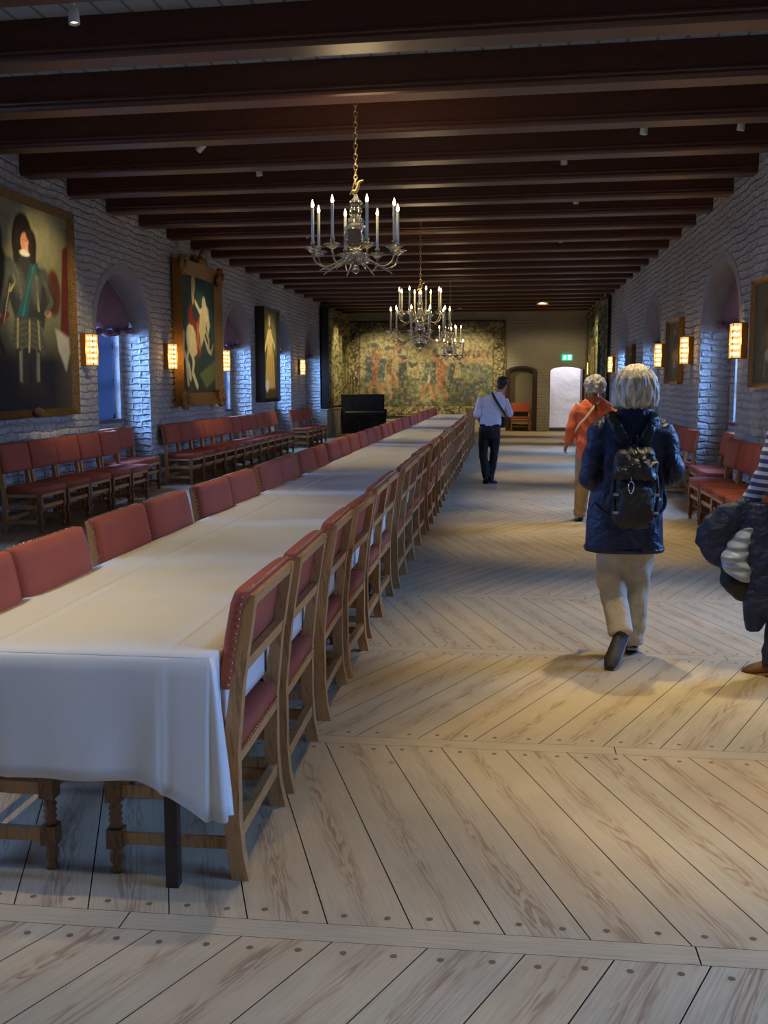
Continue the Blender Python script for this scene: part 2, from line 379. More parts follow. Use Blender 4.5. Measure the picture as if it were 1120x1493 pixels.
# side walls with arched niches
NZ=2.35; NR=.83; ND=.43; WZ0,WZ1=1.07,2.70
def arch_z(u): return NZ+NR*math.sqrt(max(0,1-u*u))
def side_wall(side,X,s,niches,wstart):
    """s=+1: room lies at +x of this wall (left wall)"""
    b=MB(); XO=X-s*ND
    def quad(p,uv,mi=0): b.add(p,[(0,1,2,3)],mi,False,[uv])
    def wall(y0,y1,z0,z1):
        quad([(X,y0,z0),(X,y1,z0),(X,y1,z1),(X,y0,z1)],[(y0,z0),(y1,z0),(y1,z1),(y0,z1)])
    niches=sorted(niches); y=YB; wn=wstart
    for (a,c) in niches:
        wall(y,a,0,ZC); y=c
        m=(a+c)/2; h=(c-a)/2
        us=[-math.cos(PI*i/18) for i in range(19)]
        for i in range(18):
            ya,yb=m+h*us[i],m+h*us[i+1]; za,zb=arch_z(us[i]),arch_z(us[i+1])
            quad([(X,ya,za),(X,yb,zb),(X,yb,ZC),(X,ya,ZC)],[(ya,za),(yb,zb),(yb,ZC),(ya,ZC)])
            # soffit
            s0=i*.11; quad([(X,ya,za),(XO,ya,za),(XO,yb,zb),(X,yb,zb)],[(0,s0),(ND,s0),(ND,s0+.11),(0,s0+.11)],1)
        for yy in (a,c):
            quad([(X,yy,0),(XO,yy,0),(XO,yy,NZ),(X,yy,NZ)],[(0,0),(ND,0),(ND,NZ),(0,NZ)])
        # back wall round the window opening
        wy0,wy1=m-.9,m+.9
        ys=sorted(set([m+h*u for u in us]+[wy0,wy1]))
        for i in range(len(ys)-1):
            ya,yb=ys[i],ys[i+1]; za,zb=arch_z((ya-m)/h),arch_z((yb-m)/h)
            if ya>=wy0-1e-6 and yb<=wy1+1e-6:
                quad([(XO,ya,0),(XO,yb,0),(XO,yb,WZ0),(XO,ya,WZ0)],[(ya,0),(yb,0),(yb,WZ0),(ya,WZ0)])
                quad([(XO,ya,WZ1),(XO,yb,WZ1),(XO,yb,max(zb,WZ1)),(XO,ya,max(za,WZ1))],[(ya,WZ1),(yb,WZ1),(yb,zb),(ya,za)])
            else: quad([(XO,ya,0),(XO,yb,0),(XO,yb,zb),(XO,ya,za)],[(ya,0),(yb,0),(yb,zb),(ya,za)])
        # opening reveals
        XD=XO-s*.16
        for (p,q) in (((wy0,WZ0),(wy1,WZ0)),((wy1,WZ0),(wy1,WZ1)),((wy1,WZ1),(wy0,WZ1)),((wy0,WZ1),(wy0,WZ0))):
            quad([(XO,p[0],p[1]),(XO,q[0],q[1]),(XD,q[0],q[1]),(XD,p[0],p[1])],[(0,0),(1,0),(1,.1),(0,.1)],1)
        # window itself
        root=empty('window_%d'%wn,(XD,m,0)); root['kind']='structure'; wn+=1
        f=MB(); x0,x1=0,s*.06
        for yy in (-.9,-.03,.84): f.box((x0,yy,WZ0),(x1,yy+.06,WZ1))
        for zz in (WZ0,1.62,2.15,WZ1-.06): f.box((x0,-.9,zz),(x1,.9,zz+.06))
        f.build('window_frame',M_WFRAME,root)
        g=MB(); g.box((-s*.01,-.9,WZ0),(0.0,.9,WZ1)); g.build('pane',M_DAY,root)
        nr=m<10; ln='shaded_daylight' if nr else 'sky_daylight'
        L=bpy.data.lights.get(ln) or bpy.data.lights.new(ln,'AREA'); L.shape='RECTANGLE'; L.size=2.2; L.size_y=1.7; L.energy=SKY_W*(.72 if nr else 1.1); L.color=WIN_COL
        q=bpy.data.objects.new('sky_daylight',L); C.objects.link(q); q.parent=root; q.location=(-s*.95,0,2.75); dv=Vector((s*math.cos(R(SKY_TILT)),0,-math.sin(R(SKY_TILT)))); q.rotation_euler=dv.to_track_quat('-Z','Y').to_euler()
        L.spread=R(125)
        g=MB(); g.box((s*.15,.02,WZ0-.0),(s*.156,.60,2.5)); g.build('sun_screen',M_SCREEN,root)
        g=MB(); g.box((-s*.0,-.92,WZ0-.05),(s*.22,.92,WZ0)); g.build('window_sill',M_SILL,root)
        # plaster ring round the arch
    wall(y,YF,0,ZC)
    # outer skin keeps daylight out
    o=b.build('wall_'+side,[M_BRICK,M_PLASTER],recalc=False); struct(o)
    tn=0
    for (a,c) in niches:
        m=(a+c)/2; h=(c-a)/2; g=MB(); N=24
        for i in range(N):
            pts=[]
            for t in (PI*i/N,PI*(i+1)/N):
                for e in (0.005,.13): pts.append((-math.cos(t)*(h+e)+m,NZ+(NR+e)*math.sin(t)))
            p0,p1,p2,p3=pts[0],pts[1],pts[3],pts[2]
            xx=X+s*.006
            g.add([(xx,*p0),(xx,*p1),(xx,*p2),(xx,*p3),(X,*p0),(X,*p1),(X,*p2),(X,*p3)],[(0,1,2,3),(1,5,6,2),(0,3,7,4)],0)
        struct(g.build('trim_%d'%(60+wn*3+tn),M_PLASTER)); tn+=1
    return wn
wn=side_wall('left',XL,1,L_WIN+L_NEAR,1)
wn=side_wall('right',XR,-1,R_WIN+R_NEAR,wn)
# blinds
def blind(X,s,a,c,label):
    m=(a+c)/2; h=(c-a)/2; r=empty('roman_blind',(X-s*(ND-.06),m,2.3),0,label,'blind','dusky pink window blinds')
    b=MB(); N=16; Mz=8
    grid=[]
    for j in range(Mz+1):
        row=[]
        for i in range(N+1):
            u=-1+2*i/N; y=u*(h-.05); zt=arch_z(u*.95)-2.3-.03; zb=.10+.03*math.sin(i*1.3)
            t=j/Mz; z=zb+(max(zt,zb+.02)-zb)*t
            x=s*(.02+.14*math.sin(PI*min(1,t*1.05))*(1-u*u*.5)+.012*math.sin(i*1.9))
            row.append((x,y,z))
        grid.append(row)
    b.loft(grid,0,True,False,False); o=b.build('blind_cloth',M_BLIND,r,recalc=False)
    sd=o.modifiers.new('s','SOLIDIFY'); sd.thickness=.008
    b=MB(); pts=[]; rad=[]
    for i in range(40):
        u=-1+2*i/39; pts.append((s*(.10+.03*math.sin(i*2.1)),u*(h-.04),.075-.06*(1-u*u)*0+.025*math.sin(i*.9)-.04*math.cos(u*PI*1.0))); rad.append((.026+.010*math.sin(i*2.3),.055+.012*math.sin(i*1.7)))
    b.tube(pts,rad,10); b.build('gathered_ruffle',M_BLIND,r)
wd_l=['nearest arched window','arched window just past the mounted-rider portrait','arched window beyond the standing lady portrait','farthest arched window']
for (a,c),w in zip(L_WIN,wd_l): blind(XL,1,a,c,'dusky pink gathered blind in the left wall\'s '+w)
wd_r=['nearest arched window','second arched window','arched window beside the tapestry']
for (a,c),w in zip(R_WIN,wd_r): blind(XR,-1,a,c,'dusky pink gathered blind in the right wall\'s '+w)
# far wall with two arched doorways
def door_hole(y,x0,x1,zs,rise):
    m=(x0+x1)/2; h=(x1-x0)/2
    return [(m+h*(-math.cos(PI*i/12)),zs+rise*math.sin(PI*i/12)) for i in range(13)]
D1=(-.0,1.06,2.02,.20); D2=(1.50,2.68,2.03,.17)
b=MB()
def fq(x0,x1,z0,z1,z0b=None):
    z0b=z0 if z0b is None else z0b
    b.add([(x0,YF,z0),(x1,YF,z0b),(x1,YF,z1),(x0,YF,z1)],[(0,1,2,3)],0,False,[[(x0,z0),(x1,z0b),(x1,z1),(x0,z1)]])
fq(XL,D1[0],0,ZC); fq(D1[1],D2[0],0,ZC); fq(D2[1],XR,0,ZC)
for D,dep in ((D1,.45),(D2,1.0)):
    pts=door_hole(YF,D[0],D[1],D[2],D[3])
    for p,q in zip(pts,pts[1:]):
        if q[0]-p[0]>1e-4: fq(p[0],q[0],p[1],ZC,q[1])
        b.add([(p[0],YF,p[1]),(q[0],YF,q[1]),(q[0],YF+dep,q[1]),(p[0],YF+dep,p[1])],[(0,1,2,3)],1)
    for x in D[:2]: b.add([(x,YF,0),(x,YF+dep,0),(x,YF+dep,D[2]),(x,YF,D[2])],[(0,1,2,3)],1)
struct(b.build('wall_far',[M_FARBRICK,M_PLASTER],recalc=False))
# back wall behind the viewer
b=MB(); b.add([(XL,YB,0),(XR,YB,0),(XR,YB,ZC),(XL,YB,ZC)],[(0,1,2,3)],0,False,[[(0,0),(8.3,0),(8.3,4.2),(0,4.2)]]); struct(b.build('wall_back',M_BRICK,recalc=False))
# door_1: dark red frame and closed cream panel
M_DFRAME=wood('dark_red_door_frame',srgb(46,20,14),srgb(58,26,18),None,(8,8,2),.4)
M_CREAM=newmat('cream_panel',srgb(120,112,88),.6)
r=empty('door_1',(0,YF,0)); r['kind']='structure'
def arch_frame(D,y0,y1,w,parent,mat,name):
    b=MB(); pts=door_hole(0,D[0],D[1],D[2],D[3]); inn=door_hole(0,D[0]+w,D[1]-w,D[2],D[3]-.05)
    pts=[(D[0],0)]+pts+[(D[1],0)]; inn=[(D[0]+w,0)]+inn+[(D[1]-w,0)]
    for i in range(len(pts)-1):
        a,c,d,e=pts[i],pts[i+1],inn[i+1],inn[i]
        V=[(p[0],y,p[1]) for y in(y0,y1) for p in(a,c,d,e)]
        b.add(V,[(0,1,2,3),(4,7,6,5),(0,4,5,1),(3,2,6,7)])
    return b.build(name,mat,parent)
arch_frame((D1[0],D1[1],D1[2],D1[3]),-.04,.30,.15,r,M_DFRAME,'door_frame')
b=MB(); b.box((.1,.3,0),(.96,.34,2.2)); b.build('door_panel',M_CREAM,r)
b=MB(); b.box((-.0,.34,0),(1.06,.45,2.3)); b.build('recess_back',M_DFRAME,r)
r=empty('door_2',(0,YF,0)); r['kind']='structure'
b=MB(); b.box((2.58,-.035,0),(2.66,1.0,2.1)); b.box((2.66,-.05,0),(2.74,.02,2.2)); b.build('door_leaf',M_DFRAME,r)
b=MB(); b.box((1.5,0.02,0),(2.6,.6,.10)); b.build('threshold',newmat('grey_step',srgb(90,90,92),.7),r)
b=MB(); b.box((2.5,-.07,.98),(2.6,-.035,1.06)); b.build('door_handle',M_LAMPBODY,r)
# lit passage behind door_2
M_PASS=newmat('white_rough_plaster',srgb(222,216,216),.85); t=NT(M_PASS); n=t.n('ShaderNodeTexNoise',i_Scale=2.5,i_Detail=6.); tc=t.n('ShaderNodeTexCoord'); t.l(tc.outputs['Object'],n.inputs['Vector']); t.l(t.bump(n.outputs['Fac'],.9,.08),t.b.inputs['Normal'])
b=MB(); y0,y1=YF+.9,YF+2.1
b.add([(.6,y1,0),(3.6,y1,0),(3.6,y1,3),(.6,y1,3)],[(0,1,2,3)]); b.add([(.6,y0,3),(3.6,y0,3),(3.6,y1,3),(.6,y1,3)],[(0,1,2,3)])
b.add([(.6,y0,0),(.6,y1,0),(.6,y1,3),(.6,y0,3)],[(0,1,2,3)]); b.add([(3.6,y0,0),(3.6,y1,0),(3.6,y1,3),(3.6,y0,3)],[(0,1,2,3)])
b.add([(.6,y0,0),(3.6,y0,0),(3.6,y1,0),(.6,y1,0)],[(0,1,2,3)])
struct(b.build('wall_passage',M_PASS,recalc=False))
L=bpy.data.lights.new('passage_daylight','AREA'); L.shape='RECTANGLE'; L.size=2.4; L.size_y=.7; L.energy=42; L.color=(.93,.93,1)
o=bpy.data.objects.new('passage_daylight',L); C.objects.link(o); o.location=(2.1,YF+1.3,2.9); o.rotation_euler=(R(15),0,0)
# exit sign
M_GREEN=emis('lit_green_sign',(.02,.55,.32),1.6); M_WH=emis('lit_white_pictogram',(.75,1,.9),3.0)
r=empty('exit_sign',(2.05,YF,2.40),0,'small lit green exit sign with white running figure, above the bright doorway','sign')
b=MB(); b.box((-.17,-.07,0),(.17,-.002,.20),bev=.008); b.build('sign_box',M_GREEN,r)
b=MB(); y=-.074
def sp(poly): b.prism(poly,'y',y,y+.004)
sp([(.03,.03),(.13,.03),(.13,.17),(.03,.17)])
sp([(-.13,.09),(-.07,.13),(-.03,.13),(-.03,.10),(-.07,.10)]); sp([(-.09,.12),(-.05,.13),(-.06,.08),(-.10,.08)]); sp([(-.10,.08),(-.07,.08),(-.12,.03),(-.14,.04)]); sp([(-.08,.09),(-.06,.08),(-.03,.03),(-.05,.03)]); sp([(-.075,.14),(-.05,.14),(-.05,.165),(-.075,.165)])
b.build('pictogram',M_WH,r)
# low pale cabinets under the tapestry
# ================================================================ ART (rasterised procedurally onto dense canvases)
def vnoise(w,h,fx,fy,seed):
    rs=np.random.RandomState(seed); g=rs.rand(fy+2,fx+2)
    y=np.linspace(0,fy,h)[:,None]*np.ones((1,w)); x=np.linspace(0,fx,w)[None,:]*np.ones((h,1))
    xi=x.astype(int); yi=y.astype(int); xf=x-xi; yf=y-yi; xf=xf*xf*(3-2*xf); yf=yf*yf*(3-2*yf)
    return (g[yi,xi]*(1-xf)+g[yi,xi+1]*xf)*(1-yf)+(g[yi+1,xi]*(1-xf)+g[yi+1,xi+1]*xf)*yf
def fbm(w,h,fx,fy,seed,o=4):
    s=0;a=1;t=0
    for i in range(o): s=s+a*vnoise(w,h,fx*2**i,fy*2**i,seed+i*17); t+=a; a*=.55
    return s/t
class Art:
    def __init__(s,w,h,asp,bg,seed=1,warp=.01):
        s.w,s.h=w,h; s.asp=asp
        s.U=np.linspace(0,1,w)[None,:]*np.ones((h,1)); s.V=np.linspace(0,1,h)[:,None]*np.ones((1,w))
        s.U=s.U+warp*(fbm(w,h,14,14,seed)-.5)*2; s.V=s.V+warp*(fbm(w,h,14,14,seed+9)-.5)*2
        s.c=np.ones((h,w,3))*np.array(srgb(*bg))
    def put(s,m,col,a=1.0):
        m=np.clip(m,0,1)[...,None]*a; s.c=s.c*(1-m)+np.array(srgb(*col))*m
    def ell(s,cx,cy,rx,ry,col,rot=0,soft=.15,a=1.0):
        dx=(s.U-cx)*s.asp; dy=s.V-cy; c,q=math.cos(R(rot)),math.sin(R(rot)); x=dx*c+dy*q; y=-dx*q+dy*c
        d=np.sqrt((x/rx)**2+(y/ry)**2); s.put((1-d)/soft+.5,col,a)
    def poly(s,pts,col,soft=.006,a=1.0):
        sd=np.full(s.U.shape,1e9); inside=np.zeros(s.U.shape,bool); n=len(pts)
        for i in range(n):
            x0,y0=pts[i][0]*s.asp,pts[i][1]; x1,y1=pts[(i+1)%n][0]*s.asp,pts[(i+1)%n][1]
            px,py=s.U*s.asp,s.V; ex,ey=x1-x0,y1-y0; t=np.clip(((px-x0)*ex+(py-y0)*ey)/(ex*ex+ey*ey+1e-9),0,1)
            sd=np.minimum(sd,np.hypot(px-x0-t*ex,py-y0-t*ey))
            cnd=((y0>py)!=(y1>py))&(px<(x1-x0)*(py-y0)/((y1-y0) if abs(y1-y0)>1e-9 else 1e-9)+x0); inside^=cnd
        s.put(np.where(inside,sd,-sd)/soft+.5,col,a)
    def line(s,pts,w,col,a=1.0):
        for (p,q) in zip(pts,pts[1:]):
            x0,y0=p[0]*s.asp,p[1]; x1,y1=q[0]*s.asp,q[1]; px,py=s.U*s.asp,s.V; ex,ey=x1-x0,y1-y0
            t=np.clip(((px-x0)*ex+(py-y0)*ey)/(ex*ex+ey*ey+1e-9),0,1); d=np.hypot(px-x0-t*ex,py-y0-t*ey); s.put((w-d)/(w*.5)+.5,col,a)
    def grain(s,f,amt,seed,o=3):
        n=fbm(s.w,s.h,int(f*s.asp) or 1,int(f),seed,o); s.c=s.c*(1+(n[...,None]-.5)*2*amt)
    def canvas(s,name,mat,parent,W,H,wave=None,loc=(0,0,0)):
        """mesh in local xz plane, x right 0..W, z up 0..H, front at -y"""
        h,w=s.h,s.w; X=np.linspace(0,W,w)[None,:]*np.ones((h,1)); Z=np.linspace(0,H,h)[:,None]*np.ones((1,w)); Y=np.zeros((h,w)) if wave is None else wave(X,Z)
        V=np.stack([X,Y,Z],-1).reshape(-1,3); idx=np.arange(w*h).reshape(h,w)
        Fc=np.stack([idx[:-1,:-1],idx[:-1,1:],idx[1:,1:],idx[1:,:-1]],-1).reshape(-1,4)
        me=bpy.data.meshes.new(name); me.from_pydata(V.tolist(),[],Fc.tolist()); me.materials.append(mat)
        a=me.color_attributes.new('art','FLOAT_COLOR','POINT'); cc=np.concatenate([np.clip(s.c,0,1).reshape(-1,3),np.ones((w*h,1))],1)
        a.data.foreach_set('color',cc.ravel().astype(np.float32)); me.polygons.foreach_set('use_smooth',[True]*len(Fc))
        o=bpy.data.objects.new(name,me); C.objects.link(o); o.parent=parent; o.location=loc; return o
def artmat(name,rough,bumps=0):
    m=newmat(name,(.5,.5,.5),rough); t=NT(m); a=t.n('ShaderNodeAttribute',attribute_name='art'); t.l(a.outputs['Color'],t.b.inputs['Base Color'])
    if bumps:
        tc=t.n('ShaderNodeTexCoord'); n=t.n('ShaderNodeTexNoise',i_Scale=60.,i_Detail=3.); t.l(tc.outputs['Object'],n.inputs['Vector']); t.l(t.bump(n.outputs['Fac'],bumps,.006),t.b.inputs['Normal'])
    return m
M_OIL=artmat('oil_canvas',.5); M_OIL.node_tree.nodes['Principled BSDF'].inputs['Specular IOR Level'].default_value=.2; M_WEAVE=artmat('tapestry_weave',.95,.5)
def frame_mb(b,W,H,w,d,y0=0,steps=((0,1.0),(.25,.8),(.6,.55),(1,.35))):
    """moulded frame, outer WxH, border w, protruding d towards -y"""
    rings=[]
    for (f,dd) in [(0,0)]+[(a,c) for a,c in steps]+[(1,0)]:
        i=w*f; rings.append([(i,y0-d*dd,i),(W-i,y0-d*dd,i),(W-i,y0-d*dd,H-i),(i,y0-d*dd,H-i)])
    b.loft(rings,0,False,True,False)
def gilt(name,c1,c2,sc=30):
    m=newmat(name,c1,.38,.75); t=NT(m); tc=t.n('ShaderNodeTexCoord'); n=t.n('ShaderNodeTexNoise',i_Scale=float(sc),i_Detail=4.); t.l(tc.outputs['Object'],n.inputs['Vector'])
    t.l(t.ramp(n.outputs['Fac'],[(.35,c2),(.6,c1)]),t.b.inputs['Base Color']); t.l(t.bump(n.outputs['Fac'],.8,.015),t.b.inputs['Normal']); return m
M_GILT=gilt('gilded_frame',srgb(170,126,62),srgb(120,84,40),70); M_DGILT=gilt('dark_gilt_frame',srgb(136,104,54),srgb(78,56,30),70); M_BFRAME=newmat('black_frame',srgb(16,14,13),.35)
def wall_item(name,side,yc,z,label,cat,group=None,off=.0,tilt=0):
    """root whose local -y looks into the room; local x runs left-to-right as seen from the room"""
    if side=='L': r=empty(name,(XL+off,yc,z),PI/2,label,cat,group)      # local x -> +Y ; local -y -> +X
    elif side=='R': r=empty(name,(XR-off,yc,z),-PI/2,label,cat,group)   # local x -> -Y ; local -y -> -X
    else: r=empty(name,(yc,YF-off,z),0,label,cat,group)
    if tilt: r.rotation_euler=Euler((tilt,0,r.rotation_euler.z),'XYZ')
    return r
# --- portrait 1: man in armour with dark horse
a=Art(150,190,.8,(120,116,86),3,.006)
n=fbm(150,190,4,5,5); a.put((a.V-.55)*3*n,(150,142,104),.8); a.put((.46-a.V)/.22,(16,20,28)); a.put((a.U-.75)*4*(a.V<.95),(96,86,58),.5)
a.ell(.05,.62,.14,.25,(34,34,34),-8,.2); a.ell(.12,.83,.09,.11,(30,30,30),25,.2); a.poly([(0,.95),(.12,.93),(.27,.72),(.25,.55),(.16,.5),(0,.45)],(32,33,33),.02); a.ell(.05,.80,.03,.04,(70,74,78),0,.6,.6)
a.line([(.18,.55),(.12,.40),(.20,.28)],.018,(24,24,26))
a.poly([(.86,.30),(.98,.30),(1.,.86),(.93,.84)],(92,34,26),.012); a.poly([(.80,.42),(.98,.38),(.99,.30),(.93,.2),(.84,.30)],(190,184,160),.02,.8)
a.ell(.80,.60,.07,.12,(86,44,30),0,.3)
a.ell(.46,.845,.085,.115,(30,24,20),0,.15); a.ell(.40,.80,.05,.10,(28,22,19),8,.2); a.ell(.55,.79,.045,.10,(28,22,19),-8,.2)
a.poly([(.30,.70),(.42,.755),(.52,.755),(.66,.70),(.72,.55),(.66,.40),(.60,.44),(.34,.44),(.28,.55)],(48,50,46),.012)
a.ell(.48,.815,.037,.052,(206,138,104),0,.25); a.ell(.50,.80,.018,.03,(222,160,124),0,.6,.8); a.ell(.475,.765,.045,.016,(214,206,180),0,.4)
a.line([(.30,.70),(.28,.58),(.20,.46)],.03,(56,56,46)); a.line([(.70,.66),(.78,.55),(.70,.50)],.03,(52,52,46))
for i in range(6): a.line([(.36+.01*i,.70-.03*i),(.40+.01*i,.66-.03*i)],.004,(170,160,96),.7)
a.poly([(.55,.745),(.63,.73),(.48,.47),(.38,.42),(.37,.47)],(30,84,88),.012); a.line([(.585,.735),(.50,.60),(.42,.45)],.006,(60,132,134),.7)
a.line([(.31,.69),(.36,.62),(.30,.57)],.008,(186,170,90),.8); a.line([(.60,.66),(.61,.50)],.01,(170,160,110),.8)
a.poly([(.34,.46),(.60,.46),(.70,.30),(.58,.26),(.47,.34),(.36,.26),(.30,.32)],(66,68,58),.01)
for x in (.37,.50,.60): a.line([(x,.44),(x-.02+.03*(x>.5),.29)],.008,(176,166,108),.75)
a.poly([(.33,.30),(.47,.31),(.46,.08),(.36,.08)],(36,38,38),.01); a.poly([(.50,.31),(.62,.30),(.60,.08),(.51,.08)],(34,36,36),.01)
a.line([(.40,.30),(.39,.14)],.006,(120,122,100),.6); a.line([(.57,.30),(.56,.14)],.006,(110,112,96),.6)
a.ell(.16,.43,.04,.02,(190,130,96),30,.4); a.line([(.14,.40),(.26,.46)],.014,(120,52,36)); a.line([(.22,.42),(.30,.60)],.004,(190,180,140),.8); a.ell(.72,.49,.03,.02,(196,140,100),0,.4)
for sx,x0,x1 in ((-1,.32,.47),(1,.49,.64)):
    for i in range(5): a.line([(x0,.44-.03*i),((x0+x1)/2,.425-.03*i),(x1,.44-.03*i)],.006,(100,98,78),.45)
a.ell(.40,.62,.05,.07,(88,90,80),10,.8,.8); a.ell(.585,.60,.045,.08,(96,98,86),-8,.8,.8)
a.ell(.31,.68,.05,.045,(84,86,76),20,.6); a.ell(.69,.67,.05,.045,(72,74,66),-20,.6); a.line([(.28,.66),(.24,.56),(.19,.47)],.018,(96,96,80),.8); a.line([(.70,.64),(.77,.55),(.71,.50)],.018,(92,92,78),.8)
for (cx,cy) in ((.40,.86),(.53,.86),(.385,.80),(.55,.80),(.38,.74),(.565,.745)): a.ell(cx,cy,.028,.028,(44,34,28),0,.5)
a.ell(.467,.83,.007,.004,(96,60,48),0,.6,.7); a.ell(.493,.83,.007,.004,(96,60,48),0,.6,.7); a.line([(.472,.80),(.488,.80)],.002,(160,84,70),.7); a.ell(.50,.60,.10,.10,(70,70,60),0,.9,.35); a.line([(.38,.28),(.375,.15)],.010,(132,132,110),.8); a.line([(.59,.28),(.58,.15)],.010,(118,118,98),.8)
a.ell(.45,.10,.07,.03,(30,28,26),0,.4); a.ell(.60,.10,.07,.03,(30,28,26),0,.4); a.ell(.08,.80,.05,.05,(58,60,60),20,.8,.7); a.line([(.04,.72),(.15,.78)],.006,(90,84,60)); a.line([(.10,.88),(.16,.76)],.006,(90,84,60))
a.grain(26,.22,8)
H1=2.48
r=wall_item('portrait_painting','L',10.27,1.22,'huge portrait of a long-haired person in armour and blue sash, nearest on left wall','painting','framed pictures',.03,)
b=MB(); frame_mb(b,2.38,H1,.085,.10); b.build('frame',M_DGILT,r); a.canvas('canvas',M_OIL,r,2.22,H1-.16,None,(.08,-.035,.08))
b=MB(); b.box((.02,-.03,.02),(2.36,0,H1-.02)); b.build('backing',M_BFRAME,r)
b=MB(); b.ell((1.19,-.10,.06),(.12,.035,.055)); b.build('carved_boss',M_DGILT,r)
# --- portrait 2: rider on rearing pale horse
a=Art(150,150,1.05,(38,66,64),13,.006)
a.put((.35-a.V)/.3,(44,52,34)); n=fbm(150,150,5,5,55); a.put((n-.5)*3,(62,88,80),.5); a.poly([(.5,.17),(1,.30),(1,.14),(.7,.05)],(98,112,54),.03)
P=[(.30,.20),(.20,.30),(.13,.46),(.22,.55),(.36,.56),(.50,.50),(.62,.44),(.74,.50),(.76,.66),(.84,.74),(.80,.84),(.68,.82),(.60,.72),(.55,.60)]
a.ell(.30,.45,.17,.13,(206,192,140),-25,.15); a.ell(.46,.46,.20,.10,(204,188,134),20,.15); a.ell(.62,.60,.10,.17,(200,184,130),-28,.15); a.ell(.67,.77,.06,.075,(214,200,152),15,.2); a.ell(.745,.70,.035,.07,(208,192,140),35,.2)
a.poly([(.66,.82),(.80,.74),(.84,.60),(.78,.50),(.72,.66)],(222,212,170),.02,.8)
a.line([(.28,.38),(.34,.27),(.30,.18),(.43,.07)],.028,(204,188,136)); a.line([(.22,.40),(.14,.26),(.18,.09)],.026,(196,180,126)); a.line([(.08,.50),(.06,.36),(.20,.24),(.24,.14)],.030,(212,200,152))
a.line([(.66,.50),(.76,.40),(.86,.36)],.02,(198,182,128)); a.line([(.70,.56),(.80,.47),(.78,.38)],.02,(188,170,118)); a.line([(.86,.36),(.93,.43)],.013,(190,176,120))
a.ell(.43,.62,.10,.10,(132,52,36),0,.2); a.ell(.30,.66,.10,.08,(126,44,34),20,.25); a.poly([(.40,.56),(.52,.52),(.58,.34),(.46,.32)],(136,56,40),.02)
a.poly([(.32,.84),(.44,.84),(.50,.66),(.42,.60),(.33,.66)],(40,48,52),.02); a.ell(.37,.92,.055,.075,(206,186,130),0,.2); a.ell(.355,.85,.04,.10,(200,178,118),0,.25); a.line([(.42,.78),(.54,.70),(.66,.74)],.02,(206,190,150)); a.line([(.48,.58),(.47,.44),(.53,.40)],.03,(176,104,66))
a.grain(24,.16,18)
r=wall_item('portrait_painting','L',16.72,1.24,'portrait of rider on rearing cream horse, in carved gold frame with corner ornaments','painting','framed pictures',.05)
W2,H2=2.42,2.42
b=MB(); frame_mb(b,W2,H2,.22,.16); b.build('frame',M_GILT,r); a.canvas('canvas',M_OIL,r,W2-.36,H2-.36,None,(.18,-.06,.18))
b=MB(); b.box((.03,-.05,.03),(W2-.03,0,H2-.03)); b.build('backing',M_BFRAME,r)
for (x,z) in ((.10,.10),(W2-.10,.10),(.10,H2-.10),(W2-.10,H2-.10)):
    b=MB(); b.ell((x,-.13,z),(.17,.07,.17),12,8); b.ell((x,-.2,z),(.08,.04,.08),10,6)
    for i in range(6): an=i*PI/3; b.ell((x+.13*math.cos(an),-.15,z+.13*math.sin(an)),(.055,.04,.055),8,6)
    b.build('corner_ornament',M_GILT,r)
b=MB(); b.ell((W2/2+.1,-.1,H2+.08),(.20,.07,.12)); b.ell((W2/2+.1,-.12,H2+.2),(.10,.05,.08)); b.ell((W2/2-.08,-.1,H2+.03),(.1,.05,.06)); b.ell((W2/2+.28,-.1,H2+.03),(.1,.05,.06)); b.build('crest',M_GILT,r)
for x in (.25,W2-.5):
    b=MB(); b.tube([(x,-.02,H2-.1),(x,-.02,ZC-1.3)],.012,6); b.build('hanging_rod',newmat('steel_rod',srgb(150,150,150),.4,.8) if x<1 else bpy.data.materials['steel_rod'],r)
# --- portrait 3: standing figure in pale robe
a=Art(90,120,.85,(84,78,40),23,.008)
a.put((a.V-.5)*2,(124,116,70),.7); a.poly([(.70,.5),(1,.5),(1,1),(.62,1)],(132,128,84),.03,.6); a.put((.25-a.V)/.2,(70,60,30))
a.poly([(.36,.70),(.62,.70),(.80,.45),(.84,.12),(.14,.12),(.24,.45)],(196,160,88),.03); a.poly([(.38,.80),(.60,.80),(.68,.66),(.56,.50),(.42,.50),(.28,.66)],(214,190,124),.02)
a.ell(.48,.88,.045,.06,(222,196,150),0,.3); a.ell(.48,.925,.055,.04,(206,190,150),0,.3); a.line([(.62,.72),(.84,.60)],.03,(220,204,150)); a.line([(.34,.72),(.16,.56)],.03,(216,200,150))
for i in range(7): a.line([(.30+.07*i,.46),(.24+.10*i,.14)],.007,(150,112,54) if i%2 else (230,212,160),.6)
a.ell(.28,.15,.10,.07,(226,216,180),0,.4); a.grain(24,.2,28)
r=wall_item('portrait_painting','L',22.5,1.2,'portrait of a standing figure in pale gold robe, deep black frame, left wall','painting','framed pictures',.12)
b=MB(); frame_mb(b,1.55,2.1,.09,.10); b.build('frame',M_BFRAME,r); a.canvas('canvas',M_OIL,r,1.41,1.96,None,(.07,-.04,.07))
b=MB(); b.box((.0,0,.0),(1.55,.11,2.1)); b.build('backing',M_BFRAME,r)
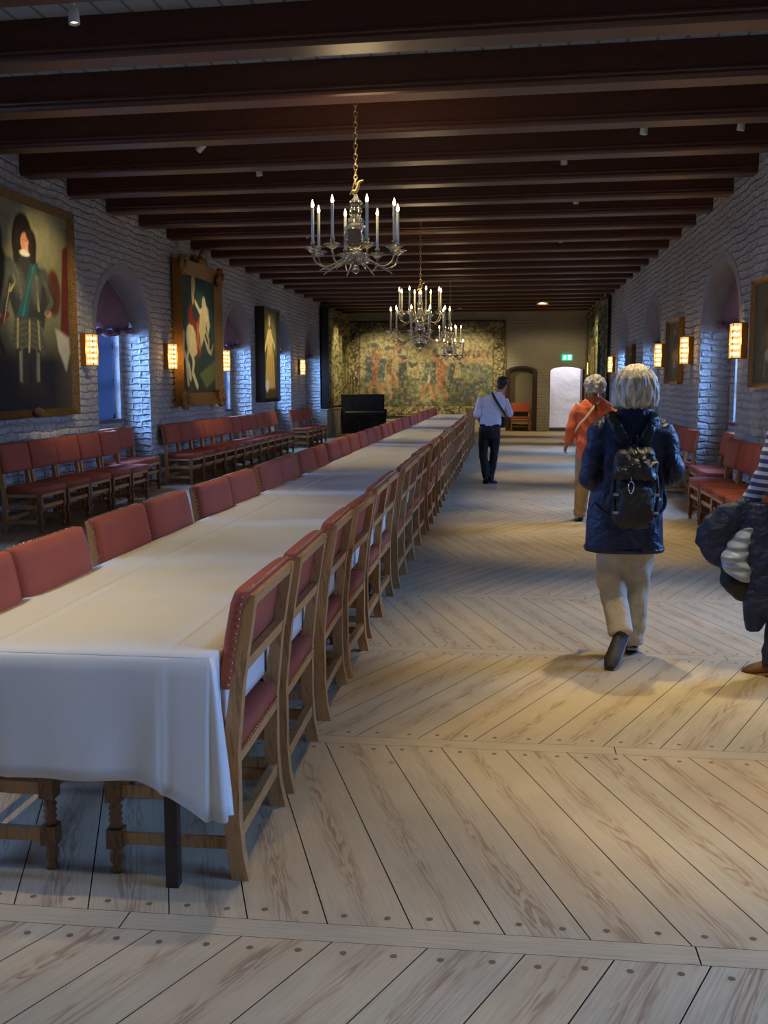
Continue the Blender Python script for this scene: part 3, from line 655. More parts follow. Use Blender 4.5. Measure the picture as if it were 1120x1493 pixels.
# --- right wall pictures
def small_pic(y1,w,z,h,seed,label,fr=.05):
    a=Art(60,110,w/h,(92,88,62),seed,.01); n=fbm(60,110,4,6,seed); a.put((n-.5)*3,(60,62,50),.7); a.ell(.5,.82,.07,.05,(180,160,120),0,.4); a.poly([(.36,.74),(.64,.74),(.72,.3),(.28,.3)],(60,52,40),.04); a.ell(.5,.28,.10,.06,(170,168,140),0,.6); a.line([(.42,.3),(.40,.08)],.02,(150,146,112)); a.line([(.56,.3),(.60,.08)],.02,(140,134,104)); a.grain(20,.25,seed+3)
    r=wall_item('wall_picture','R',y1,z,label,'painting','framed pictures',.02)
    b=MB(); frame_mb(b,w,h,fr,.07); b.build('frame',M_DGILT if seed!=31 else M_GILT,r); a.canvas('canvas',M_OIL,r,w-fr*1.4,h-fr*1.4,None,(fr*.7,-.02,fr*.7))
    b=MB(); b.box((.01,-.015,.01),(w-.01,0.01,h-.01)); b.build('backing',M_BFRAME,r)
small_pic(12.0,1.3,1.56,1.17,31,'dim gold-framed portrait cut off by the right edge of the photo')
small_pic(18.15,1.35,1.60,1.05,41,'narrow gilt-framed dim portrait between second and third wall lamp, right wall')
small_pic(24.1,1.2,1.55,.9,51,'small dark-framed teal picture between the farther arched windows, right wall')
# --- tapestries
def foliage(a,seed,dark=(52,56,36),light=(168,156,98),mid=(110,112,66)):
    w,h=a.w,a.h; n=fbm(w,h,int(26*a.asp),26,seed,3); n2=fbm(w,h,int(50*a.asp),50,seed+5,2)
    a.put((n-.52)*9,mid,.7); a.put((n2-.56)*9,light,.75); a.put((.42-n2)*9,dark,.8)
def border(a,t,tx,seed):
    w,h=a.w,a.h; e=np.minimum(np.minimum(a.U,1-a.U)/tx,np.minimum(a.V,1-a.V)/t); m=(1-e)*30
    c0=a.c.copy(); b2=Art(w,h,a.asp,(150,136,82),seed,.004); foliage(b2,seed+3,(76,66,38),(196,180,116),(96,92,58))
    for i in range(9):
        for (u,v) in ((tx*.5,.1+.1*i),(1-tx*.5,.1+.1*i)): b2.ell(u,v,.022,.022,(92,78,44),0,.3); b2.ell(u,v,.012,.012,(200,184,120),0,.4)
    mm=np.clip(m,0,1)[...,None]; a.c=c0*(1-mm)+b2.c*mm
    for q in (1.0,.10): a.put(1-np.abs(e-q)*12,(70,60,34),.8)
def hero(a,x,y,s,cols,lean=0,seed=0):
    """rough robed figure of a woven scene, foot at (x,y), height s"""
    sk,tu,cl=cols; L=lean; A=a.asp
    def X(v): return x+v/A
    a.line([(X(-.10*s),y),(X(-.05*s+L*.2),y+.28*s),(X(L*.4),y+.45*s)],.035*s,sk); a.line([(X(.12*s),y+.01),(X(.07*s+L*.2),y+.26*s),(X(L*.4),y+.45*s)],.035*s,sk)
    a.poly([(X(-.15*s+L*.3),y+.36*s),(X(.16*s+L*.3),y+.36*s),(X(.11*s+L*.8),y+.80*s),(X(-.10*s+L*.8),y+.80*s)],tu,.01)
    a.poly([(X(-.16*s+L*.3),y+.30*s),(X(-.03*s+L*.3),y+.34*s),(X(-.02*s+L*.8),y+.78*s),(X(-.15*s+L*.7),y+.76*s)],cl,.01)
    a.line([(X(.09*s+L*.8),y+.75*s),(X(.22*s+L),y+.62*s),(X(.32*s+L),y+.66*s)],.03*s,sk); a.ell(x+L/A*1.0,y+.90*s,.05*s,.07*s,sk,0,.25); a.ell(x+L/A,y+.955*s,.06*s,.045*s,cl,0,.3)
    for i in range(4): a.line([(X(-.12*s+.07*s*i+L*.3),y+.36*s),(X(-.08*s+.05*s*i+L*.8),y+.76*s)],.006*s,(60,56,40),.6)
W4,H4=5.46,3.24
a=Art(300,180,W4/H4,(176,162,104),33,.010)
foliage(a,40,(110,100,60),(204,190,128),(150,140,88))
a.put((a.V-.80)/.08,(70,70,46),.75)
g=fbm(300,180,20,12,44); a.put(((.45-a.V)/.12)*(.3+g),(60,84,66),.85); a.put(((g-.50)*7)*(a.V<.42),(150,148,86),.8); a.put(((.47-g)*8)*(a.V<.40),(36,60,62),.7)
a.poly([(.60,.42),(.98,.40),(.98,.52),(.8,.56),(.62,.50)],(96,122,104),.04,.8); a.poly([(.45,.60),(.9,.58),(.9,.74),(.5,.78)],(190,168,108),.05,.7)
for i in range(6): a.line([(.14+.06*i,.42),(.14+.06*i,.84)],.006,(120,98,60),.6)
sk=(196,140,88)
hero(a,.17,.16,.62,((170,110,66),(176,96,54),(44,84,104)),0); hero(a,.245,.18,.56,((190,150,96),(196,176,116),(60,96,100)),.02); hero(a,.335,.16,.60,((60,72,74),(48,78,96),(170,96,56)),-.01); hero(a,.29,.30,.44,(sk,(180,160,100),(120,90,56)),0)
hero(a,.50,.18,.50,((190,112,60),(204,196,140),(66,94,84)),.10); hero(a,.59,.17,.54,((176,98,54),(186,104,60),(50,76,84)),-.05); hero(a,.67,.26,.40,((54,70,80),(196,170,110),(56,84,88)),.06)
for i in range(8): hero(a,.72+.03*i,.55+.01*(i%3),.17,(sk,(190,120+10*(i%4),80),(110,110,76)),0)
for (u,v) in ((.80,.30),(.86,.36),(.76,.24),(.90,.26),(.70,.34)): a.ell(u,v,.06,.035,(46,88,104),20*(v*10%3),.4,.8)
a.c=a.c*.86+np.array(srgb(190,176,116))*.14
n=fbm(300,180,60,36,64,3); a.put((n-.53)*8,(206,190,126),.34); a.put((.44-n)*8,(66,72,50),.36)
border(a,.11,.075,60); a.grain(70,.30,62,2)
a.c=a.c*.80+a.c.mean(axis=2,keepdims=True)*.20
a.c=a.c*np.array((.96,.98,1.15))
tap_w=lambda X,Z: .025*np.sin(X*4.1+Z*.3)+.012*np.sin(X*9.7+1)
r=wall_item('tapestry','F',-5.49,.50,'large figurative woven tapestry covering the end wall behind the piano','tapestry','woven tapestries',.09)
a.canvas('woven_field',M_WEAVE,r,W4,H4,tap_w)
b=MB(); b.tube([(0,.03,H4+.01),(W4,.03,H4+.01)],.02,8); b.build('hanging_rail',M_BFRAME,r)
b=MB(); b.box((.02,.05,.02),(W4-.01,.06,H4)); b.build('lining',M_BFRAME,r)
a=Art(120,110,4.7/3.0,(176,166,118),73,.012); foliage(a,80,(60,58,40),(206,196,140),(120,112,72)); a.put((a.V-.86)/.06,(66,62,44),.8); a.grain(40,.35,83); border(a,.08,.05,85); a.c*=.75
r=wall_item('tapestry','L',30.5,.92,'gathered green and cream tapestry hanging on the left wall near the far corner','tapestry','woven tapestries',.16)
a.canvas('woven_field',M_WEAVE,r,4.75,2.93,lambda X,Z: -.07*np.sin(X*7.5)-.03*np.sin(X*17))
b=MB(); b.box((-.03,-.12,-.02),(.0,.14,2.98)); b.box((-.03,.10,0),(4.75,.14,2.95)); b.build('backing',M_BFRAME,r)
a=Art(140,110,6.7/3.1,(112,116,78),93,.012); foliage(a,90,(24,40,36),(176,168,112),(58,80,62)); 
for i in range(7): a.line([(.08+.14*i,.1),(.10+.14*i,.95)],.03,((40,78,78),(150,138,86),(92,52,36))[i%3],.7)
for i in range(4): hero(a,.18+.2*i,.12,.62,((190,170,120),(176,156,96),(40,70,74)))
a.grain(40,.35,95); border(a,.07,.05,97); a.c*=.8
r=wall_item('tapestry','R',35.2,.85,'dark green tapestry with vertical folds high on the right wall, behind the wall lamps','tapestry','woven tapestries',.12)
a.canvas('woven_field',M_WEAVE,r,6.75,3.08,lambda X,Z: -.05*np.sin(X*5.5)-.02*np.sin(X*13))
b=MB(); b.box((0,.07,0),(6.8,.11,3.1)); b.build('backing',M_BFRAME,r)
b=MB(); 
for i in range(12): b.ell((.25+.57*i,-.03,3.12),(.03,.03,.04),8,6)
b.build('hanging_knob',M_LAMPBODY,r)
# ================================================================ CHAIRS
def ordn(n):
    if n<=16: return ORD[n]
    t={17:'seventeenth',18:'eighteenth',19:'nineteenth',20:'twentieth',30:'thirtieth'}
    if n in t: return t[n]
    return ('twenty-' if n<30 else 'thirty-')+ORD[n%10]
def nails(b,pts,r=.0052,nrm=None):
    for p in pts: b.ell(p,(r,r,r),5,3)
def make_chair():
    root=empty('upholstered_chair')
    W=.32
    # rear legs run on as back stiles
    prof=[(-.235,0),(-.216,.09),(-.207,.22),(-.207,.44),(-.228,.66),(-.272,.945),(-.236,.945),(-.186,.66),(-.156,.44),(-.157,.22),(-.164,.09),(-.178,0)]
    for s in (-1,1):
        b=MB(); ya,yb=(s*W,s*(W-.045)); 
        # split quad strips for clean faces
        n=len(prof)//2
        L=prof[:n]; Rr=prof[n:][::-1]; rings=[]
        for (p,q) in zip(L,Rr): rings.append([(p[0],ya,p[1]),(q[0],ya,q[1]),(q[0],yb,q[1]),(p[0],yb,p[1])])
        b.loft(rings,0,False); o=b.build('leg',M_OAK,root)
    for s in (-1,1):
        b=MB(); x,y=.215,s*(W-.027)
        b.box((x-.024,y-.024,.31),(x+.024,y+.024,.42)) ; 
        b.box((x-.026,y-.026,.245),(x+.026,y+.026,.315)); b.box((x-.026,y-.026,.085),(x+.026,y+.026,.150))
        tp=[(.016,.15),(.024,.158),(.017,.167),(.024,.178),(.017,.188),(.024,.199),(.017,.21),(.024,.22),(.017,.231),(.020,.245)]
        b.lathe(tp,(x,y,0),10); tp=[(.018,.085),(.018,.075),(.026,.06),(.024,.04),(.014,.022),(.022,.010),(.022,0)]; b.lathe(tp[::-1],(x,y,0),10)
        b.build('leg',M_DOAK,root)
    for s in (-1,1):
        for (z,h) in ((.28,.042),(.118,.042)):
            b=MB(); b.box((-.165,s*(W-.016)-.010,z-h/2),(.20,s*(W-.026)+.008,z+h/2)); b.build('stretcher',M_OAK,root)
    b=MB(); b.box((-.205,-W+.04,.125),(-.175,W-.04,.170)); b.build('stretcher',M_OAKH,root)
    b=MB(); b.box((.203,-W+.05,.262),(.227,W-.05,.300)); b.build('stretcher',M_OAKH,root)
    b=MB()
    b.box((-.206,-W+.045,.385),(-.176,W-.045,.425)); b.box((.21,-W+.01,.385),(.238,W-.01,.425))
    for s in (-1,1): b.box((-.17,s*(W-.004),.385),(.215,s*(W-.034),.425))
    b.build('seat_frame',M_OAKH,root)
    b=MB(); 
    out=[(-.208,-W+.047),(-.15,-W+.047),(-.15,-W),(.243,-W),(.243,W),(-.15,W),(-.15,W-.047),(-.208,W-.047)]
    bm=bmesh.new(); vs=[bm.verts.new((x,y,.42)) for x,y in out]; f=bm.faces.new(vs); e=bmesh.ops.extrude_face_region(bm,geom=[f]); 
    for v in [g for g in e['geom'] if isinstance(g,bmesh.types.BMVert)]: v.co.z=.497
    top=[ed for ed in bm.edges if all(v.co.z>.49 for v in ed.verts)]; bmesh.ops.bevel(bm,geom=top,offset=.026,segments=3,affect='EDGES',profile=.6)
    bmesh.ops.recalc_face_normals(bm,faces=bm.faces[:]); b.addbm(bm,0,None,True); st=b.build('seat',M_RED,root)
    b=MB(); nails(b,[(-.211,-.262+.0262*i,.437) for i in range(21)]); nails(b,[(x,s*(W+.001),.437) for s in(-1,1) for x in np.linspace(-.14,.23,15)]); nails(b,[(.245,-.30+.03*i,.437) for i in range(21)]); b.build('nail_trim',M_NAIL,st)
    # back
    b=MB()
    def xs(z): return -.272+(.945-z)*(.044/.285)
    for (z0,z1) in ((.905,.945),(.685,.73)):
        b.loft([[(xs(z0)+.004,-W+.04,z0),(xs(z0)+.036,-W+.04,z0),(xs(z1)+.034,-W+.04,z1),(xs(z1)+.002,-W+.04,z1)],[(xs(z0)+.004,W-.04,z0),(xs(z0)+.036,W-.04,z0),(xs(z1)+.034,W-.04,z1),(xs(z1)+.002,W-.04,z1)]],0,False)
    b.build('back_frame',M_OAKH,root)
    b=MB(); rings=[]
    def fx(z): return -.236+(.945-z)*(.050/.285)      # front face of stile
    zs=[.640,.648,.68,.80,.91,.945,.956,.957]; dp=[.014,.028,.040,.046,.044,.036,.020,.003]
    N=18
    for z,d in zip(zs,dp):
        ring=[]; xb=fx(min(z,.945))-.001; Y=W+.007
        ring.append((xb-(.016 if z>.944 else 0),-Y,z))
        for i in range(N+1):
            u=-1+2*i/N; e=1-abs(u)**7; ring.append((xb+.012+d*(.55+.45*e)*1.0,u*Y,z))
        ring.append((xb-(.016 if z>.944 else 0),Y,z)); rings.append(ring)
    b.loft(rings,0,True); bk=b.build('backrest',M_RED,root)
    b=MB(); nails(b,[(fx(z)+.004,s*(W+.009),z) for s in(-1,1) for z in np.linspace(.655,.94,13)]); nails(b,[(-.246,-.31+.0258*i,.958) for i in range(25)]); b.build('nail_trim',M_NAIL,bk)
    return root
CH=make_chair(); used=False
rj=random.Random(5)
def place_chair(x,y,rz,label,group):
    global used
    if used: o=copy_tree(CH)
    else: o=CH; used=True
    o.location=(x,y,0); o.rotation_euler=(0,0,rz); tag(o,label,'chair',group); return o
TY0,TP=3.08,1.615
for k in range(16):
    for j in range(2):
        i=2*k+j+1; y=TY0+.325+TP*k+j*.715+rj.uniform(-.008,.008)
        place_chair(-1.050+rj.uniform(-.012,.012),y,PI+R(rj.uniform(-1.2,1.2)),'red-backed oak chair on the aisle side of the table, %s from the near end'%ordn(i),'chairs along the aisle side of the table')
for k in range(16):
    for j in range(2):
        i=2*k+j+1; y=TY0+.325+TP*k+j*.715+rj.uniform(-.008,.008)
        x=-1.725+rj.uniform(-.012,.012)-(0 if i>2 else -.02)
        place_chair(x,y,R(rj.uniform(-1.2,1.2)),'red-backed oak chair, left side of the table, %s from the near end'%ordn(i),'chairs along the left side of the table')
def wrow(x,ys,rz,lab,group):
    for i,y in enumerate(ys): place_chair(x+rj.uniform(-.01,.01),y,rz+R(rj.uniform(-1,1)),lab%ordn(i+1),group)
G='chairs lined up against the walls'
wrow(-5.18,[13.52-.68*i for i in range(5)],0,'red chair under the nearest left portrait, %s from the window end',G)
wrow(-5.50,[14.25,14.95],0,'red chair standing in the nearest left window niche, %s from the near side',G)
wrow(-5.18,[16.22+.665*i for i in range(12)],0,'red chair in the long left row under the portraits, %s from its near end',G)
wrow(-5.18,[25.9+.70*i for i in range(4)],0,'red chair in the short far-left row by the last windows, %s from its near end',G)
wrow(2.43,[12.30-.68*i for i in range(4)],PI,'red chair at the right wall, near row, %s from the window niche',G)
wrow(2.76,[13.55,14.25],PI,'red chair in the nearest right window niche, %s from the near side',G)
wrow(2.43,[15.15+.68*i for i in range(5)],PI,'red chair at the right wall beyond the niche, %s from the niche',G)
place_chair(.50,YF-.17,-PI/2,'red chair standing alone in front of the closed cream door in the end wall','lone chair by the far door')
# ================================================================ TABLE
for k in range(16):
    y0=3.00+TP*k; y1=y0+1.57
    r=empty('dining_table',(-1.382,(y0+y1)/2,0),0,'dark-legged dining table under the white cloth, %s from the near end'%ordn(k+1),'table','tables pushed end to end under the cloth')
    h=(y1-y0)/2; b=MB(); b.box((-.475,-h,.715),(.475,h,.757)); b.box((-.40,-h+.06,.64),(.40,h-.06,.715)); b.build('tabletop',M_DARK,r)
    for sx in (-1,1):
        for sy in (-1,1): b=MB(); b.box((sx*.345-.021,sy*(h-.035)-.021,0),(sx*.345+.021,sy*(h-.035)+.021,.70),bev=.003); b.build('leg',M_DARK,r)
TX0,TX1,TYA,TYB,TZ=-1.868,-.893,2.992,3.00+TP*16-.03,.764
def cloth():
    b=MB(); rnd=random.Random(2)
    per=[]  # (x,y,nx,ny,kind)
    def seg(p,q,n,nx,ny):
        for i in range(n): t=i/n; per.append((p[0]+(q[0]-p[0])*t,p[1]+(q[1]-p[1])*t,nx,ny))
    def corner(cx,cy,a0):
        for i in range(9): a=a0+PI/2*i/8; per.append((cx,cy,math.cos(a),math.sin(a)))
    seg((TX0,TYA),(TX1,TYA),150,0,-1); corner(TX1,TYA,-PI/2); seg((TX1,TYA),(TX1,TYB),520,1,0); corner(TX1,TYB,0); seg((TX1,TYB),(TX0,TYB),30,0,1); corner(TX0,TYB,PI/2); seg((TX0,TYB),(TX0,TYA),520,-1,0); corner(TX0,TYA,PI)
    rows=[(0,0,0),(.004,.006,.0),(.012,.016,.05),(.03,.05,.15),(.016,.12,.4),(.018,.20,.6),(.02,.28,.8),(.022,.35,.95),(.023,.395,1.0)]
    rings=[]
    for (o,d,w) in rows:
        ring=[]
        for i,(x,y,nx,ny) in enumerate(per):
            off=min(o,.014)+.0*w; dd=d*1.0
            s=x*1.0+y*1.7
            if ny==-1:      # near end
                wv=.010*math.sin(x*9+1.2)+.006*math.sin(x*23)
                off+=.012*w+wv*w; off+=(.006+.016*w)*math.exp(-((x+1.63)/.016)**2)+(.003+.007*w)*math.exp(-((x+1.04)/.014)**2); dd=d*(1+.02*math.sin(x*6))
            elif abs(nx)==1: dd=d*(.62 if nx==1 else .62)
            c=max(0,1-math.hypot(x-TX1,y-TYA)/.24) ; 
            dia=(abs(nx)>.05 and abs(ny)>.05)
            if y<TYA+1e-6 and nx>=0: 
                off+=.055*w*(c**1.5); dd=d*(1+.26*c**1.3)
                if dia or c>.98: off+=.02*w*math.sin(math.atan2(ny,nx)*6)
            elif dia: off+=.03*w
            if nx==1 and y>TYA+.001: off=min(off,.006)
            if nx==-1: off=min(off,.006)
            ring.append((x+nx*off,y+ny*off,TZ-dd))
        rings.append(ring)
    b.loft(rings,0,True,True,False)
    # top, with pressed creases
    xs=sorted(list(np.linspace(TX0,TX1,15))+[-1.64,-1.632,-1.624,-1.05,-1.042,-1.034]); ys=list(np.linspace(TYA,TYB,300)); V=[];n=len(xs)
    for j,y in enumerate(ys):
        for i,x in enumerate(xs):
            z=TZ
            if 0<i<n-1 and 0<j<len(ys)-1:
                z+=.0015*math.sin(x*9+y*2.1)+.0012*math.sin(y*5.3-x*4)
                if abs(x+1.632)<.002 or abs(x+1.042)<.002: z+=.0035
                if j%18==9: z+=.003
            V.append((x,y,z))
    Fq=[(j*n+i,j*n+i+1,(j+1)*n+i+1,(j+1)*n+i) for j in range(len(ys)-1) for i in range(n-1)]
    b.add(V,Fq,0,True)
    o=b.build('tablecloth',M_CLOTH,recalc=False)
    sd=o.modifiers.new('thick','SOLIDIFY'); sd.thickness=.002; sd.offset=1
    tag(o,'long white tablecloth covering the whole dining table, hanging corner at the near end','tablecloth')
cloth()
# ================================================================ CHANDELIERS
M_GLASS=newmat('cut_glass',(.86,.80,.62),.05,0.0,Transmission_Weight=.93,IOR=1.45)
M_CHAIN=newmat('pale_gilt_chain',srgb(170,150,104),.28,.8)
M_CANDLE=newmat('ivory_candle',srgb(206,206,184),.5)
M_FLAME=emis('candle_flame',(1,.80,.42),14)
def chandelier(loc,tiers,bodyprof,label,zlow):
    r=empty('chandelier',loc,0,label,'chandelier','candle chandeliers over the table')
    Z=loc[2]
    b=MB(); b.lathe(bodyprof,(0,0,0),20); b.build('stem',M_GLASS,r)
    ztop=bodyprof[-1][1]
    # chain
    b=MB(); z=ztop+.10; i=0
    while z<-.0-.03:
        pts=[]
        for k in range(9):
            a=2*PI*k/8; pts.append(((.016*math.cos(a)) if i%2 else 0,0 if i%2 else .016*math.cos(a),z+.028*math.sin(a)))
        b.tube(pts,.0045,5); z+=.043; i+=1
    b.lathe([(.004,-.05),(.03,-.03),(.05,0)],(0,0,0),12)
    b.build('chain',M_CHAIN,r)
    b=MB(); pts=cr([(-.05,0,ztop-.0),(-.02,0,ztop+.03),(.0,0,ztop+.02),(.02,0,ztop+.06),(.03,0,ztop+.10),(.07,0,ztop+.115)],5); b.tube(pts,[.007+.008*math.sin(PI*i/len(pts)) for i in range(len(pts))],8); pts=cr([(0,0,ztop-.02),(-.03,0,ztop+.03),(.0,0,ztop+.12)],5); b.tube(pts,.006,6); b.build('hook',M_CHAIN,r)
    for (n,rad,zc,z0,hc,ph) in tiers:
        for k in range(n):
            a=2*PI*k/n+ph; ca,sa=math.cos(a),math.sin(a)
            def P(rr,z): return (rr*ca,rr*sa,z)
            b=MB(); pts=cr([P(.05,z0),P(rad*.35,z0-.05),P(rad*.68,z0-.11),P(rad*.92,z0-.08),P(rad*1.0,z0-.02),P(rad,zc-.015)],5)
            b.tube(pts,.0085,7); b.tube(cr([P(rad*.60,z0-.11),P(rad*.80,z0-.135),P(rad*.86,z0-.155)],4),[.006]*8+[.003],6)
            ar=b.build('arm',M_GLASS,r)
            b=MB(); rings=[]
            for (rr,z) in ((.012,-.03),(.03,-.018),(.055,.0),(.074,.012),(.070,.016),(.04,.004),(.016,.006)):
                rings.append([(rad*ca+rr*(1+.10*math.cos(6*t))*math.cos(t),rad*sa+rr*(1+.10*math.cos(6*t))*math.sin(t),zc+z) for t in [2*PI*i/18 for i in range(18)]])
            b.loft(rings,0,True); b.lathe([(.014,.0),(.020,.012),(.014,.025),(.022,.045),(.024,.058),(.014,.06)],(rad*ca,rad*sa,zc),12); b.build('drip_pan',M_GLASS,r)
            b=MB(); b.lathe([(.0125,.05),(.0125,.05+hc),(.006,.055+hc)],(rad*ca,rad*sa,zc),10); cd=b.build('candle',M_CANDLE,r)
            b=MB(); b.lathe([(.006,.05+hc),(.0135,.066+hc),(.012,.082+hc),(.004,.108+hc),(.001,.118+hc)],(rad*ca,rad*sa,zc),8); b.build('flame_bulb',M_FLAME,cd)
    L=bpy.data.lights.new('candle_glow','POINT'); L.energy=16; L.color=(1,.72,.38); L.shadow_soft_size=.25
    o=bpy.data.objects.new('candle_glow',L); C.objects.link(o); o.parent=r; o.location=(0,0,tiers[0][2]+.62)
z=ZC
body1=[(.002,-1.70),(.018,-1.69),(.022,-1.66),(.012,-1.63),(.03,-1.62),(.075,-1.60),(.082,-1.56),(.070,-1.53),(.035,-1.52),(.04,-1.49),(.062,-1.46),(.07,-1.40),(.058,-1.35),(.072,-1.32),(.05,-1.29),(.036,-1.27),(.056,-1.245),(.03,-1.225),(.042,-1.20),(.045,-1.16),(.026,-1.13),(.045,-1.115),(.045,-1.10),(.02,-1.07),(.012,-1.04)]
body1=[(a*1.5 if b<-1.25 else a*1.25,b) for a,b in body1]
chandelier((-1.295,8.93,z),[(8,.375,2.735-z,2.70-z,.29,.393)],body1,'eight-candle crystal chandelier hanging nearest over the table, on a long chain',0)
body2=[(.002,2.08-z),(.03,2.10-z),(.02,2.15-z),(.07,2.18-z),(.11,2.24-z),(.09,2.30-z),(.045,2.33-z),(.06,2.37-z),(.09,2.43-z),(.07,2.50-z),(.05,2.54-z),(.08,2.58-z),(.09,2.64-z),(.05,2.70-z),(.04,2.80-z),(.05,2.84-z),(.025,2.9-z),(.03,3.0-z),(.015,3.05-z)]
chandelier((-1.345,16.25,z),[(10,.46,2.40-z,2.36-z,.28,.1),(8,.335,2.69-z,2.66-z,.28,.35)],body2,'two-tier crystal chandelier in the middle, candles in upper and lower rings',0)
body3=[(a*.9,b2+.12) for a,b2 in body2]
chandelier((-1.30,24.1,z),[(8,.33,2.25-z,2.28-z,.26,.4),(6,.25,2.55-z,2.55-z,.28,.0)],body3,'farthest crystal chandelier, small and low against the end tapestry',0)
# ================================================================ WALL LAMPS
M_BGOLD=newmat('brown_gold_metal',srgb(150,104,48),.42,.7)
M_LGLASS=newmat('lit_lamp_glass',(1,.8,.5),.5); t=NT(M_LGLASS)
e=t.n('ShaderNodeEmission'); e.inputs[0].default_value=(1,.68,.26,1); e.inputs[1].default_value=1.15; tp=t.n('ShaderNodeBsdfTransparent'); tp.inputs[0].default_value=(1,.85,.6,1)
mx=t.n('ShaderNodeMixShader'); mx.inputs[0].default_value=.55; t.l(tp.outputs[0],mx.inputs[1]); t.l(e.outputs[0],mx.inputs[2]); t.l(mx.outputs[0],t.t.nodes['Material Output'].inputs[0])
M_CELL=emis('lamp_bulb_row',(1,.80,.45),6)
SC={}
def sconce(side,y,z,label):
    X=XL if side=='L' else XR; rz=PI/2 if side=='L' else -PI/2
    if not SC:
        r=empty('wall_lamp'); 
        b=MB(); b.box((-.088,-.072,-.205),(.088,-.002,.205),bev=.004); b.box((-.092,-.078,.195),(.092,-.066,.21)); b.build('back_box',M_BGOLD,r)
        b=MB(); b.box((-.080,-.168,-.20),(.080,-.074,.20)); g=b.build('lamp_glass',M_LGLASS,r)
        b=MB()
        for sx in (-1,1):
            for i in range(5):
                for yy in (-.100,-.142): b.ell((sx*.070,yy,-.15+.075*i),(.008,.015,.022),8,6)
        for i in range(5):
            for xx in (-.034,.034): b.ell((xx,-.155,-.15+.075*i),(.018,.008,.022),8,6)
        b.build('bulb_row',M_CELL,r)
        b=MB()
        for zz in (-.205,.197): b.box((-.085,-.173,zz),(.085,-.070,zz+.008))
        for sx in (-1,1): b.box((sx*.083-.003,-.174,-.2),(sx*.083+.003,-.166,.2))
        b.build('lamp_trim',M_BRASS,r)
        SC['p']=r; o=r
    else: o=copy_tree(SC['p'])
    o.location=(X,y,z); o.rotation_euler=(0,0,rz); tag(o,label,'wall lamp','lit glass wall lamps')
    s=1 if side=='L' else -1
    L=bpy.data.lights.get('lamp_glow') or bpy.data.lights.new('lamp_glow','POINT'); L.energy=SCONCE_W; L.color=(1,.66,.28); L.shadow_soft_size=.05
    q=bpy.data.objects.new('lamp_glow',L); C.objects.link(q); q.parent=o; q.location=(0,-.121,0)
SCONCE_W=11
for y,l in ((13.1,'lit glass wall lamp between the nearest portrait and the first left window'),(16.42,'lit glass wall lamp at the left edge of the rider portrait'),(19.68,'lit glass wall lamp between the rider portrait and the second left window'),(27.3,'lit glass wall lamp on the far left wall between the last two windows')): sconce('L',y,2.045,l)
for y,l in ((12.55,'largest lit wall lamp, beside the nearest right window'),(16.05,'lit glass wall lamp next to the narrow gilt picture, right wall, second nearest'),(18.75,'lit glass wall lamp before the second right window, third nearest'),(27.2,'lit glass wall lamp at the near edge of the right tapestry'),(34.2,'farthest lit wall lamp, near the end-wall corner on the right')): sconce('R',y,2.10,l)
# ================================================================ PIANO AND FAR CORNER
M_IV=newmat('ivory_keys',srgb(220,214,196),.3)
r=empty('upright_piano',(-4.62,33.35,0),R(20),'black upright piano in the far left corner in front of the tapestry','piano')
b=MB(); b.box((-.72,.0,.0),(.72,.34,1.24),bev=.01); b.box((-.74,-.01,1.24),(.74,.36,1.27),bev=.006); b.build('case',M_BLACK,r)
b=MB(); b.box((-.70,-.33,.60),(.70,.0,.70),bev=.01); b.box((-.72,-.34,.58),(-.66,.0,.80),bev=.01); b.box((.66,-.34,.58),(.72,.0,.80),bev=.01); b.build('key_bed',M_BLACK,r)
b=MB(); b.box((-.65,-.31,.70),(.65,-.10,.716)); k=b.build('white_keys',M_IV,r)
b=MB()
for i in range(36): 
    if i%7 not in (2,6): b.box((-.64+.036*i-.006,-.24,.716),(-.64+.036*i+.008,-.10,.727))
b.build('black_keys',M_BLACK,r)
b=MB(); b.box((-.66,-.10,.70),(.66,-.07,.83)); b.build('fallboard',M_BLACK,r)
b=MB(); b.box((-.35,-.06,.93),(.35,-.04,1.15)); b.box((-.35,-.10,.92),(.35,-.02,.94)); b.build('music_desk',M_BLACK,r)
for x in (-.68,.68): b=MB(); b.lathe([(.03,0),(.025,.05),(.035,.1),(.028,.3),(.04,.55),(.035,.59)],(x,-.29,0),12); b.build('leg',M_BLACK,r)
b=MB()
for x in (-.08,.0,.08): b.box((x-.018,-.10,.05),(x+.018,.01,.062))
b.build('pedal',M_BRASS,r)
r=empty('piano_stool',(-4.42,32.72,0),R(20),'low black piano stool in front of the upright piano','stool')
b=MB(); b.box((-.28,-.17,.44),(.28,.17,.50),bev=.02); b.build('seat',newmat('black_leather',(.015,.015,.016),.25),r)
for x in (-.24,.24):
    for y in (-.13,.13): b=MB(); b.box((x-.02,y-.02,0),(x+.02,y+.02,.44)); b.build('leg',M_BLACK,r)
r=empty('floor_candelabrum',(-5.12,34.55,0),0,'tall dark three-candle stand behind the piano','candelabrum')
b=MB(); b.lathe([(.18,0),(.16,.03),(.03,.06),(.02,.3),(.03,.9),(.018,1.0),(.018,1.6),(.03,1.7)],n=14); b.build('stand',M_DARK,r)
for x,zz in ((-.10,1.95),(0,2.10),(.10,1.93)):
    b=MB(); b.tube(cr([(0,0,1.65),(x*.9,0,1.62),(x,0,1.72),(x,0,zz-.12)],4),.012,6); b.lathe([(.01,zz-.12),(.04,zz-.10),(.012,zz-.1)],(x,0,0),10); b.build('arm',M_DARK,r)
    b=MB(); b.lathe([(.016,zz-.10),(.016,zz+.1)],(x,0,0),10); b.build('candle',M_CANDLE,r)
M_PALE=newmat('pale_cabinet_paint',srgb(150,142,122),.55)
